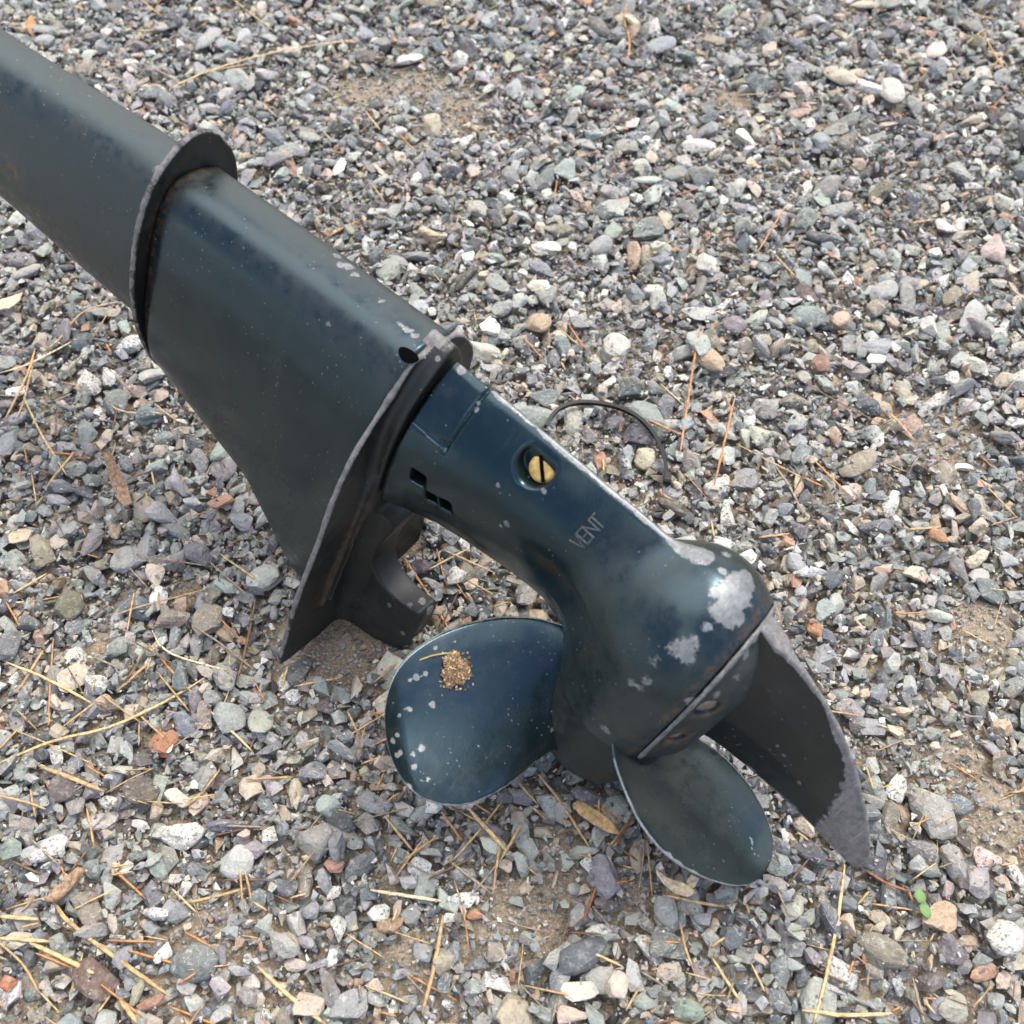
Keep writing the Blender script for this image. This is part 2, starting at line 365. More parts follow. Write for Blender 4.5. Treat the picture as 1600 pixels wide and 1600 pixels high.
# lofted leg
def section(ac, p, q, ea=2.6, sharpen=0.0, n=96):
    out = []
    for k in range(n):
        t = 2 * math.pi * k / n; c, s_ = math.cos(t), math.sin(t)
        a = math.copysign(abs(c)**(2 / ea), c); z = math.copysign(abs(s_)**(2 / ea), s_)
        z *= 1 - sharpen * max(0, a)**1.5
        out.append((ac + p * a, z * q))
    return out
def loft(name, secs, m, caps=True, label=None, sub=3):
    ls = [s[0] for s in secs]; n = 96; V = []; Fc = []
    fine = np.linspace(ls[0], ls[-1], max(8, int(abs(ls[-1] - ls[0]) / .002)))
    cols = np.array([s[1:] for s in secs])
    for l_ in fine:
        pr = [np.interp(l_, ls, cols[:, k]) for k in range(cols.shape[1])]
        for a, z in section(*pr[:3], ea=pr[3], sharpen=pr[4], n=n): V.append((a, l_, z))
    m_ = len(fine)
    for i in range(m_ - 1):
        for k in range(n): Fc.append((i * n + k, i * n + (k + 1) % n, (i + 1) * n + (k + 1) % n, (i + 1) * n + k))
    if caps: Fc += [tuple(range(n)), tuple(range((m_ - 1) * n, m_ * n))]
    me = mesh_py(name, V, Fc); fix_normals(me); o = link(name, me, m, motor)
    if label: o['label'] = label
    return o
def fitsec(l_, atop, abot, q):   # centre and half chord whose outline touches the two silhouettes of the photograph
    ext = .677 * (abot - atop) / 2; return (atop + abot) / 2, math.sqrt(max(ext**2 - (.735 * q)**2, 1e-5)) / .677
tp = [(-.2837, -.0735, .0515, .022), (-.213, -.0800, .0735, .0235), (-.176, -.0825, .1040, .0245), (-.149, -.0845, .118, .0255)]
secs = []
for l_, a_, b_, q_ in tp:
    c_, p_ = fitsec(l_, a_, b_, q_); secs.append((l_, c_, p_, q_, 3.3, .28))
house = loft('exhaust_housing', secs, PAINT, label='tapered housing with a blue sheen and chips along its front')
tp = [(-.500, -.050, .0370, .020), (-.4127, -.0570, .0370, .020), (-.316, -.0715, .0360, .021), (-.2875, -.0740, .0345, .0215)]
secs = []
for l_, a_, b_, q_ in tp:
    c_, p_ = fitsec(l_, a_, b_, q_); secs.append((l_, c_, p_, q_, 2.5, .25))
upleg = loft('upper_leg', secs, PAINT, label='dusty tapered tube of the upper leg')
# collar
CO = [(-.0872, 0), (-.0850, .0075), (-.0809, .0134), (-.0682, .0235), (-.0485, .0289), (-.0202, .0297), (.0049, .0262), (.0284, .0185), (.0480, .0085), (.0560, 0)]
CO = CO + [(a, -z) for a, z in CO[1:-1]][::-1]; COC = chaikin(CO, 2)
def collar(x, y, z):
    p = poly_sdf(x, z, COC); yy = y + .2856
    th = .0011 + .0006 * np.exp(-(np.clip(-p, 0, 1) / .0025)**2)
    return smax(abs(yy) - th, p + .00025 * vnoise(x, y, z, 500, 5), .0012)
P, F = surface_nets(collar, (-.091, -.2905, -.033), (.060, -.2807, .033), .0009)
colo = link('collar', mesh_np('collar', P, F), PAINT_DULL, motor); colo['label'] = 'thin flange ring around the leg'

_hb = BVHTree.FromPolygons([tuple(v) for v in verts(house.data)], [tuple(p.vertices) for p in house.data.polygons])
_h, _n = _hb.ray_cast(Vector(loc(CAM)), Vector(ROT.T @ ray(637, 556)).normalized())[:2]
bm = bmesh.new(); bmesh.ops.create_icosphere(bm, subdivisions=3, radius=1)
_x = Vector((.75, .1, 0)); _x = (_x - _n * _x.dot(_n)).normalized(); _y = _n.cross(_x)
for v in bm.verts: v.co = _h + _x * v.co.x * .0028 + _y * v.co.y * .0048 * (1 - .3 * v.co.x) + _n * (v.co.z * .0006 - .0001)
_m = bpy.data.meshes.new('drain_hole_shade'); bm.to_mesh(_m); bm.free(); link('drain_hole_shade', _m, DARK, motor)  # black lens painted as the dark of a hole; the housing stays closed
# screws
def disc(name, c, nrm_, r, t, m, parent, slot_shade=True, ang=0.0, dome=.0):
    bm = bmesh.new(); n = 40; z = Vector(nrm_).normalized(); x = z.orthogonal().normalized(); y = z.cross(x)
    x, y = x * math.cos(ang) + y * math.sin(ang), y * math.cos(ang) - x * math.sin(ang)
    rings = []
    for rr, zz in ((r, -t), (r, -.0006), (r - .0006, 0), (r * .6, dome * .6), (r * .15, dome)):
        rings.append([bm.verts.new(Vector(c) + x * rr * math.cos(2 * math.pi * k / n) + y * rr * math.sin(2 * math.pi * k / n) + z * zz) for k in range(n)])
    for a, b in zip(rings[:-1], rings[1:]):
        for k in range(n): bm.faces.new((a[k], a[(k + 1) % n], b[(k + 1) % n], b[k]))
    bm.faces.new(rings[-1]); bmesh.ops.recalc_face_normals(bm, faces=bm.faces)
    me = bpy.data.meshes.new(name); bm.to_mesh(me); bm.free(); me.polygons.foreach_set('use_smooth', [True] * len(me.polygons)); sharp(me, 40)
    o = link(name, me, m, parent)
    if slot_shade:
        bm = bmesh.new(); bmesh.ops.create_cube(bm, size=1); w2 = r * .13
        for v in bm.verts: v.co = Vector(c) + x * v.co.x * 2 * r * .93 + y * v.co.y * 2 * w2 + z * (v.co.z * .0006 + dome + .0001)
        ms = bpy.data.meshes.new('slot_shade'); bm.to_mesh(ms); bm.free(); link('slot_shade', ms, DARK, o)  # raised black bar in place of the shade in a cut slot
    return o
nv = Vector((-.46, .04, .88)).normalized()
vs = disc('vent_screw', (SCR[0], SCR[1], q_screw[2] - .0030), nv, .0058, .004, BRASS, motor, ang=.0, dome=.0005)
vs['label'] = 'slotted brass plug screw in its round recess'
for c, rr in zip(CAPS, (.0048, .0036)):
    n_ = Vector((0, c[1], c[2])).normalized(); disc('cap_screw', Vector(c) - n_ * .0026, n_, rr, .002, STEEL, motor, slot_shade=False, dome=.0008)

# propeller: hub and three helical blades
HA0, PITCHR = .030, -.025
def blade_mesh(outline, th0, name, thick=.0030):
    # outline: (r, theta deg) closed list beginning and ending at the hub
    O = np.array([(r * math.cos(R(t)), r * math.sin(R(t))) for r, t in outline]); O = chaikin(O, 2, False)
    tip = int(np.argmax(np.hypot(*O.T))); sideA = O[:tip + 1]; sideB = O[tip:][::-1]
    def resample(P_, n):
        s_ = np.r_[0, np.cumsum(np.hypot(*np.diff(P_, axis=0).T))]; u = np.linspace(0, s_[-1], n); return np.stack([np.interp(u, s_, P_[:, k]) for k in (0, 1)], 1)
    nu, nv_ = 70, 44; a_, b_ = resample(sideA, nu), resample(sideB, nu); V = [[], []]
    for i in range(nu):
        for j in range(nv_):
            v = j / (nv_ - 1); p = a_[i] * (1 - v) + b_[i] * v; r = math.hypot(*p); th = math.atan2(p[1], p[0])
            wd = np.linalg.norm(a_[i] - b_[i]); edge = min(v, 1 - v) * wd
            tk = thick * (1.25 - .9 * min(r / .1, 1)) * min(1, (edge / .010))**.6 + .00045
            cam_ = .0035 * math.sin(math.pi * v) * min(1, wd / .05) - .0012 * (i / nu)**2
            a0 = HA0 + PITCHR * th + cam_
            sl_ = abs(PITCHR) / max(r, .02); na = np.array([1.0, -PITCHR / max(r, .02) * 1.0]);
            na = na / np.linalg.norm(na); tdir = np.array([-math.sin(th), math.cos(th)])
            for sgn in (0, 1):
                k = (1 if sgn else -1) * tk / 2
                q = p + tdir * na[1] * k; aa = a0 + na[0] * k
                c, s_ = math.cos(th0), math.sin(th0); V[sgn].append((aa, q[0] * c - q[1] * s_, q[0] * s_ + q[1] * c))
    W = V[0] + V[1]; n = nu * nv_; Fc = []
    for i in range(nu - 1):
        for j in range(nv_ - 1):
            k = i * nv_ + j; Fc.append((k, k + nv_, k + nv_ + 1, k + 1)); Fc.append((n + k, n + k + 1, n + k + nv_ + 1, n + k + nv_))
    rim = [i * nv_ for i in range(nu)] + [(nu - 1) * nv_ + j for j in range(1, nv_)] + [i * nv_ + nv_ - 1 for i in range(nu - 2, -1, -1)] + [j for j in range(nv_ - 2, 0, -1)]
    for k in range(len(rim)): a, b = rim[k], rim[(k + 1) % len(rim)]; Fc.append((a, b, n + b, n + a))
    me = mesh_py(name, W, Fc); fix_normals(me); return me
bm = bmesh.new(); prof = [(.0015, .010), (.0015, .0270), (.004, .0300), (.020, .0295), (.036, .0275), (.045, .0255), (.0465, .0240), (.0465, .012), (.053, .010), (.055, .003)]
rings = []; n = 72
for a_, r_ in prof: rings.append([bm.verts.new((a_, r_ * math.cos(2 * math.pi * k / n), r_ * math.sin(2 * math.pi * k / n))) for k in range(n)])
for a_, b_ in zip(rings[:-1], rings[1:]):
    for k in range(n): bm.faces.new((a_[k], a_[(k + 1) % n], b_[(k + 1) % n], b_[k]))
bm.faces.new(rings[0]); bm.faces.new(rings[-1]); bmesh.ops.recalc_face_normals(bm, faces=bm.faces)
me = bpy.data.meshes.new('propeller'); bm.to_mesh(me); bm.free(); me.polygons.foreach_set('use_smooth', [True] * len(me.polygons)); sharp(me, 40)
prop = link('propeller', me, PAINT_CAP, motor)
B1 = [(.024, -30), (.0273, -14.5), (.0368, -13.5), (.0558, -17.5), (.0768, -16.2), (.0904, -12.4), (.1011, -6.5), (.1055, 1.3), (.1060, 9.6), (.1040, 16.7), (.0995, 23.8), (.0907, 31.1), (.0786, 39.3), (.0653, 48.1), (.0535, 55.4), (.0436, 60.6), (.034, 66), (.026, 66)]
B2 = [(.026, -58), (.040, -56), (.0558, -49.4), (.0643, -41.7), (.0770, -29.4), (.0870, -16.3), (.0935, -6.1), (.0950, 5.3), (.0920, 16.2), (.0816, 28.7), (.0711, 41.9), (.0600, 51.9), (.0537, 56.8), (.0441, 66.7), (.0376, 75.8), (.030, 80), (.026, 80)]
blades = []
for k, (B, t0, lab) in enumerate(((B1, R(120), 'rounded blade on the left with the mud clump, blue sheen and white chips'), (B2, 0.0, 'lower blade hanging between hub and gravel, dusty green'), (B1, R(240), 'blade behind the gearcase'))):
    bo = link('blade', blade_mesh(B, t0, 'blade'), PAINT, prop); bo['label'] = lab; blades.append(bo)

# raised letters
dg = bpy.context.evaluated_depsgraph_get()
def bvh_of(objs):
    V, Pn = [], []
    for o in objs:
        off = len(V); V += [tuple(v) for v in verts(o.data)]; Pn += [tuple(i + off for i in p.vertices) for p in o.data.polygons]
    return BVHTree.FromPolygons(V, Pn)
def cast(bvh, px, py):
    h_ = bvh.ray_cast(Vector(loc(CAM)), Vector(ROT.T @ ray(px, py)).normalized()); return h_[0], h_[1]
gb = bvh_of([gear])
word = 'VENT'; stx, sty = np.array((899., 853.)), np.array((938., 810.))
LV = []; LF = []
for k, chh in enumerate(word):
    pc = stx + (sty - stx) * (k + .5) / 4
    hit, nn = cast(gb, *pc); hit2, _ = cast(gb, *(pc + (sty - stx) * .15))
    if hit is None: continue
    xd = (hit2 - hit).normalized(); yd = nn.cross(xd).normalized()
    hw_, hh_ = .0019, .0030
    strokes = {'V': [((-1, 1), (0, -1)), ((0, -1), (1, 1))], 'E': [((-1, -1), (-1, 1)), ((-1, 1), (1, 1)), ((-1, 0), (.7, 0)), ((-1, -1), (1, -1))],
               'N': [((-1, -1), (-1, 1)), ((-1, 1), (1, -1)), ((1, -1), (1, 1))], 'T': [((-1, 1), (1, 1)), ((0, 1), (0, -1))]}[chh]
    for (p0, p1) in strokes:                          # each stroke is a low raised bar with sloping sides
        a0_, b0_ = np.array((p0[0] * hw_, p0[1] * hh_)), np.array((p1[0] * hw_, p1[1] * hh_)); t_ = (b0_ - a0_) / np.linalg.norm(b0_ - a0_); n_ = np.array((-t_[1], t_[0])); off = len(LV)
        for zz, wd_ in ((-.0008, .00048), (.00038, .00026)):
            for q_ in (a0_ - t_ * wd_ - n_ * wd_, b0_ + t_ * wd_ - n_ * wd_, b0_ + t_ * wd_ + n_ * wd_, a0_ - t_ * wd_ + n_ * wd_): LV.append(hit + xd * float(q_[0]) + yd * float(q_[1]) + nn * zz)
        LF += [(off + 4, off + 5, off + 6, off + 7)] + [(off + k_, off + (k_ + 1) % 4, off + 4 + (k_ + 1) % 4, off + 4 + k_) for k_ in range(4)]
PAINT_LET = plain('rubbed paint on raised letters', (.085, .088, .082), .5, 0, 900, .45)
lett = link('lettering', mesh_py('lettering', LV, LF, False), PAINT_LET, gear); lett['label'] = 'raised cast letters VENT'

# ---- wear, dust and rust written as mesh attributes at real places on the castings
def attrs(o, wear, dust=None, rust=None):
    V = verts(o.data); n = len(V); fattr(o.data, 'wear', np.clip(wear, 0, 1.2)); fattr(o.data, 'dust', dust if dust is not None else np.zeros(n)); fattr(o.data, 'rust', rust if rust is not None else np.zeros(n))
def blob(V, bvh, spots, wv):
    for px, py, r, s_ in spots:
        h_, nn = cast(bvh, px, py)
        if h_ is None: continue
        d = np.linalg.norm(V - np.array(h_), axis=1); wv = np.maximum(wv, s_ * np.exp(-(d / (r * .001))**2 * .8))
    return wv
V = verts(gear.data); x, y, z = V.T.astype(float)
wv = 1.0 * np.exp(-(np.maximum(x - LE0, 0) / .0019)**2 - (z / .006)**2) * ss(y, -.006, -.012) * (y > -.137)
wv *= .80 + .35 * ss(y, -.11, -.06)
spots = [(1150, 925, 9, .95), (1140, 950, 8, .95), (1120, 925, 4, .8), (1125, 955, 6, .85), (1165, 905, 6, .9), (1065, 1015, 7, .85), (1085, 1005, 4, .7), (1025, 1030, 5, .62), (1010, 1062, 4, .7), (985, 1065, 4, .65), (1128, 892, 2.5, .9), (1135, 865, 4, .7), (1105, 980, 4, .7), (945, 1140, 4, .65), (1000, 1075, 3, .6),
         (745, 640, 1.6, .9), (748, 630, 1.3, .9), (792, 818, 2.2, .85), (778, 758, 1.3, .85), (782, 822, 1.2, .8), (850, 767, 2.2, .75), (825, 745, 1.2, .7), (720, 577, 3, .8), (1080, 1095, 4, .65)]
wv = blob(V, gb, spots, wv)
rust = 1.0 * np.exp(-((y - SEAM + .0022) / .0017)**2) * ss(vnoise(x, y, z, 90, 2), -.5, .4) * (z > 0)
dust = .55 * ss(x, -.06, -.01) * ss(y, -.04, .01) + .18 * ss(y, -.06, -.02) + .25 * ss(np.linalg.norm(V - np.array((-.06, -.035, .015)), axis=1), .03, .0)
attrs(gear, wv, dust, rust)
V = verts(capo.data); x, y, z = V.T.astype(float); cb = bvh_of([capo])
wv = .95 * np.exp(-((y - SEAM - .0015) / .0013)**2); wv = blob(V, cb, [(1165, 1025, 4, .6), (1150, 1060, 4, .62), (1120, 1085, 4, .6), (1130, 1045, 3, .6), (1180, 1000, 3, .6)], wv)
attrs(capo, wv, .25 + .0 * x, 1.1 * np.exp(-(np.linalg.norm(V - CAPS[1], axis=1) / .007)**2) + .5 * ss(np.linalg.norm(V - CAPS[0], axis=1), .012, .0))
V = verts(sko.data); x, y, z = V.T.astype(float); skb = bvh_of([sko])
le = np.array([(-.081, .016), (-.0775, .026), (-.068, .0554), (-.0517, .0806), (-.0272, .1062), (-.009, .1168)]); dl = np.full(len(x), 9.)
for p, q in zip(le[:-1], le[1:]): dl = np.minimum(dl, seg_d(x, y, p, q))
dt = np.minimum(seg_d(x, y, (-.0048, .108), (-.0075, .0845)), seg_d(x, y, (-.0075, .0845), (-.0085, .055)))
wv = np.maximum(1.0 * np.exp(-(dl / interp(y, [.02, .06, .11], [.0016, .0032, .009]))**2), .7 * np.exp(-(dt / .003)**2)); wv = np.maximum(wv, 1.1 * ss(y - .25 * (x + .03), .078, .097))
wv = blob(V, skb, [(1215, 1165, 1.8, .62), (1225, 1180, 1.5, .6), (1235, 1200, 1.5, .6), (1250, 1225, 2.5, .62), (1260, 1195, 2, .55)], wv)
attrs(sko, wv, 0 * x)
V = verts(plo.data); x, y, z = V.T.astype(float); p = poly_sdf(x, z, POC)
wv = .92 * np.exp(-(np.maximum(-p, 0) / .0012)**2) * np.where(x > .06, .62, 1.0) * (abs(y - plate_l(x)) < .003)
wv = np.maximum(wv, .60 * ss(x, -.0795, -.0830) * (y < -.1405)); pb = bvh_of([plo])
wv = blob(V, pb, [(650, 910, 2.6, .8), (660, 940, 3.5, .8), (640, 945, 3, .7), (608, 945, 2.2, .75), (614, 935, 1.8, .7), (630, 990, 2.5, .8), (672, 955, 4, .85), (478, 880, 2, .7), (684, 560, 1.6, .9)], wv)
rust = .22 * ss(np.abs(z - .018 - .2 * x), .010, .0) * (x > .0) * (x < .075)
attrs(plo, wv, .45 * ss(x, .06, .11) + .5 * ss(np.linalg.norm(V - np.array((.0, -.142, .032)), axis=1), .02, 0), rust)
V = verts(house.data); x, y, z = V.T.astype(float); hb = bvh_of([house])
spots = [(528, 400, 3, .8), (540, 415, 4, .95), (552, 430, 3, .9), (560, 438, 2, .85), (575, 450, 1.6, .9), (583, 457, 1.3, .9), (597, 470, 1.2, .85), (625, 505, 2.5, .9), (635, 515, 2.8, .9), (648, 525, 2.4, .9), (512, 508, 2.0, .9), (506, 545, 1.8, .9), (410, 670, 2.2, .7), (312, 508, 1.4, .7), (425, 485, .9, .8), (487, 488, .9, .8), (338, 612, .9, .8), (392, 440, 2.2, .55), (638, 538, 1.5, .7)]
wv = blob(V, hb, spots, 0 * x)
dust = .60 * ss(x, .01, .06) * ss(y, -.29, -.22) + .45 * ss(x, -.052, -.070)
attrs(house, wv, dust, .25 * np.exp(-((y + .2825) / .003)**2))
V = verts(upleg.data); x, y, z = V.T.astype(float); ub = bvh_of([upleg])
wv = blob(V, ub, [(80, 105, 3, .62), (92, 118, 2.5, .6), (125, 140, 3, .62), (140, 150, 2.5, .6), (110, 128, 2, .6), (245, 265, 3, .7)], 0 * x)
attrs(upleg, wv, .55 + .25 * ss(x, -.04, -.07), .5 * ss(np.linalg.norm(V - np.array(cast(ub, 18, 265)[0] or (0, 0, 0)), axis=1), .012, 0))
V = verts(colo.data); x, y, z = V.T.astype(float); p = poly_sdf(x, z, COC)
attrs(colo, .60 * np.exp(-(np.maximum(-p, 0) / .0016)**2), .25 * (x < -.045), .22 * np.exp(-((p + .008) / .0015)**2) * (z > 0))
V = verts(prop.data); attrs(prop, np.zeros(len(V)))
for k, bo in enumerate(blades):
    V = verts(bo.data); nu, nv_ = 70, 44; jj = np.tile(np.arange(nu * nv_) % nv_, 2); ii = np.tile(np.arange(nu * nv_) // nv_, 2)
    edge = np.minimum(jj, nv_ - 1 - jj) / nv_; tipd = 1 - ii / nu
    ra = np.hypot(V[:, 1], V[:, 2])
    wv = 1.0 * np.exp(-(edge / .012)**2) * (ra > .04) + 0
    wv = np.maximum(wv, .95 * np.exp(-(tipd / .02)**2)); bb = bvh_of([bo])
    if k == 0: wv = blob(V, bb, [(650, 1058, 1.6, .95), (665, 1053, 1.6, .9), (640, 1063, 1.4, .9), (676, 1101, 1.9, .95), (641, 1108, 1.5, .95), (634, 1108, 1.1, .9), (666, 1113, 1.1, .9), (621, 1149, 1.3, .9), (614, 1158, 1.6, .9), (625, 1175, 1.5, .85), (645, 1178, 1.5, .9), (659, 1168, 2.1, .9), (648, 1198, 1.9, .85), (668, 1218, 2, .8), (640, 1230, 2, .8), (624, 1118, 1.2, .9), (620, 1180, 1.5, .85), (657, 1220, 1.5, .8), (690, 1105, .9, .85), (713, 1150, .9, .7), (681, 1012, 1.3, .85), (795, 1036, .8, .85), (776, 1090, .9, .8), (748, 1165, 1.0, .8), (850, 1130, 1.6, .6), (862, 1140, 1.4, .7), (830, 1125, 1.3, .6), (712, 1008, .8, .8)], wv)
    if k == 1: wv = blob(V, bb, [(1172, 1310, 1.0, .85), (1176, 1317, 1.1, .9), (1176, 1326, .9, .9), (1179, 1335, .8, .8), (1085, 1365, 2.5, .8), (1060, 1350, 2.4, .8), (1045, 1335, 2, .75), (1130, 1345, 3, .45)], wv)
    attrs(bo, wv, (.10 if k == 1 else .04) + .35 * ss(ra, .075, .035) * (k == 1) + 0 * ra)
MOTOR_PARTS = [gear, capo, sko, plo, house, colo, prop] + blades

# ------------------------------------------------------------------ gravel
X0, X1, Y0, Y1, RES = -.70, .70, -.22, 1.15, .0012
NX, NY = int((X1 - X0) / RES), int((Y1 - Y0) / RES)
LOWM = np.full((NX, NY), 9.0, np.float32)           # underside of the motor, so that no stone pokes through it
for o in MOTOR_PARTS:
    Wv = verts(o.data) @ ROT.T.astype(np.float32) + ORG.astype(np.float32)
    ii = ((Wv[:, 0] - X0) / RES).astype(int); jj = ((Wv[:, 1] - Y0) / RES).astype(int)
    ok = (ii >= 0) & (ii < NX) & (jj >= 0) & (jj < NY); np.minimum.at(LOWM, (ii[ok], jj[ok]), Wv[ok, 2])
LEVEL = .0105                                        # thickness of the stone layer: z of its mean top surface is 0
PAL = [  # sRGB, weight, kind (0 plain, 1 granite, .5 veined)
    ((136, 141, 147), 13, 0), ((150, 154, 156), 13, .5), ((108, 115, 124), 15, .5), ((88, 93, 101), 6, 0), ((160, 162, 160), 9, .5),
    ((176, 176, 170), 3.5, 0), ((132, 140, 138), 5, .5), ((150, 157, 152), 2.5, 0), ((130, 126, 132), 4, 0), ((148, 144, 142), 5, .5), ((178, 162, 142), 9, 0),
    ((182, 150, 120), 3.0, .5), ((176, 128, 96), .9, 0), ((186, 164, 152), 2.0, 0), ((196, 195, 190), 2.4, 1), ((216, 215, 210), 1.1, 0),
    ((184, 184, 180), 3, 1), ((132, 124, 108), 6, .5), ((92, 84, 82), 2, 0)]
def lin(c): c = np.array(c, float) / 255; return np.where(c <= .04045, c / 12.92, ((c + .055) / 1.055)**2.4)
PC = np.array([lin(p[0]) for p in PAL]); PC = (PC * .66 + .34 * (PC @ np.array([.3, .6, .1]))[:, None]) * (1.01, 1.0, .955); PW = np.array([p[1] for p in PAL], float); PW /= PW.sum(); PK_ = np.array([p[2] for p in PAL])
ALB = 1.12
def stone_template(seed, nplanes, sub, soft, rnd=False):
    g = np.random.default_rng(seed); bm = bmesh.new(); bmesh.ops.create_icosphere(bm, subdivisions=sub, radius=1)
    D = np.array([v.co for v in bm.verts]); D /= np.linalg.norm(D, axis=1)[:, None]
    Nn = g.normal(size=(nplanes, 3)); Nn /= np.linalg.norm(Nn, axis=1)[:, None]; dist = g.uniform(.50, .98, nplanes) if not rnd else g.uniform(.86, 1.0, nplanes)
    q = np.maximum(D @ Nn.T, 1e-3) / dist; rad = 1 / (np.sum(q**soft, 1)**(1 / soft))
    rad = np.minimum(rad, 1.25); V = D * rad[:, None]
    V += .03 * np.sin(V @ g.normal(size=(3, 3)) * 4 + g.uniform(0, 6, 3)) * (0.6 if rnd else 1)
    F = np.array([[v.index for v in f.verts] for f in bm.faces]); bm.free(); return V, F
def hull_template(seed, npts):
    g = np.random.default_rng(seed); P = g.normal(size=(npts, 3)); P /= np.linalg.norm(P, axis=1)[:, None]; P = np.sign(P) * np.abs(P)**.8; P *= g.uniform(.72, 1.1, (npts, 1))
    bm = bmesh.new(); [bm.verts.new(p) for p in P]; r = bmesh.ops.convex_hull(bm, input=bm.verts)
    bmesh.ops.delete(bm, geom=[v for v in bm.verts if not v.link_faces], context='VERTS'); bm.verts.index_update()
    bmesh.ops.recalc_face_normals(bm, faces=bm.faces)
    V = np.array([v.co for v in bm.verts]); F = np.array([[v.index for v in f.verts] for f in bm.faces]); bm.free(); return V, F
T_BIG = [stone_template(100 + k, 9 + k % 6, 3, 48 if k % 4 else 14, k % 6 == 5) for k in range(18)]
T_MED = [hull_template(200 + k, 11 + k % 6) for k in range(26)] + [stone_template(230 + k, 8 + k % 5, 2, 26) for k in range(10)]
T_SML = [hull_template(300 + k, 9 + k % 5) for k in range(30)]
T_FIN = [hull_template(400 + k, 8 + k % 4) for k in range(12)]
def rotmats(n, tilt, g):
    yaw = g.uniform(0, 2 * np.pi, n); tx = g.normal(0, tilt, n); ty = g.normal(0, tilt, n)
    c, s_ = np.cos(yaw), np.sin(yaw); Rz = np.zeros((n, 3, 3)); Rz[:, 0, 0] = c; Rz[:, 0, 1] = -s_; Rz[:, 1, 0] = s_; Rz[:, 1, 1] = c; Rz[:, 2, 2] = 1
    c, s_ = np.cos(tx), np.sin(tx); Rx = np.zeros((n, 3, 3)); Rx[:, 0, 0] = 1; Rx[:, 1, 1] = c; Rx[:, 1, 2] = -s_; Rx[:, 2, 1] = s_; Rx[:, 2, 2] = c
    c, s_ = np.cos(ty), np.sin(ty); Ry = np.zeros((n, 3, 3)); Ry[:, 1, 1] = 1; Ry[:, 0, 0] = c; Ry[:, 0, 2] = s_; Ry[:, 2, 0] = -s_; Ry[:, 2, 2] = c
    return Rx @ Ry @ Rz
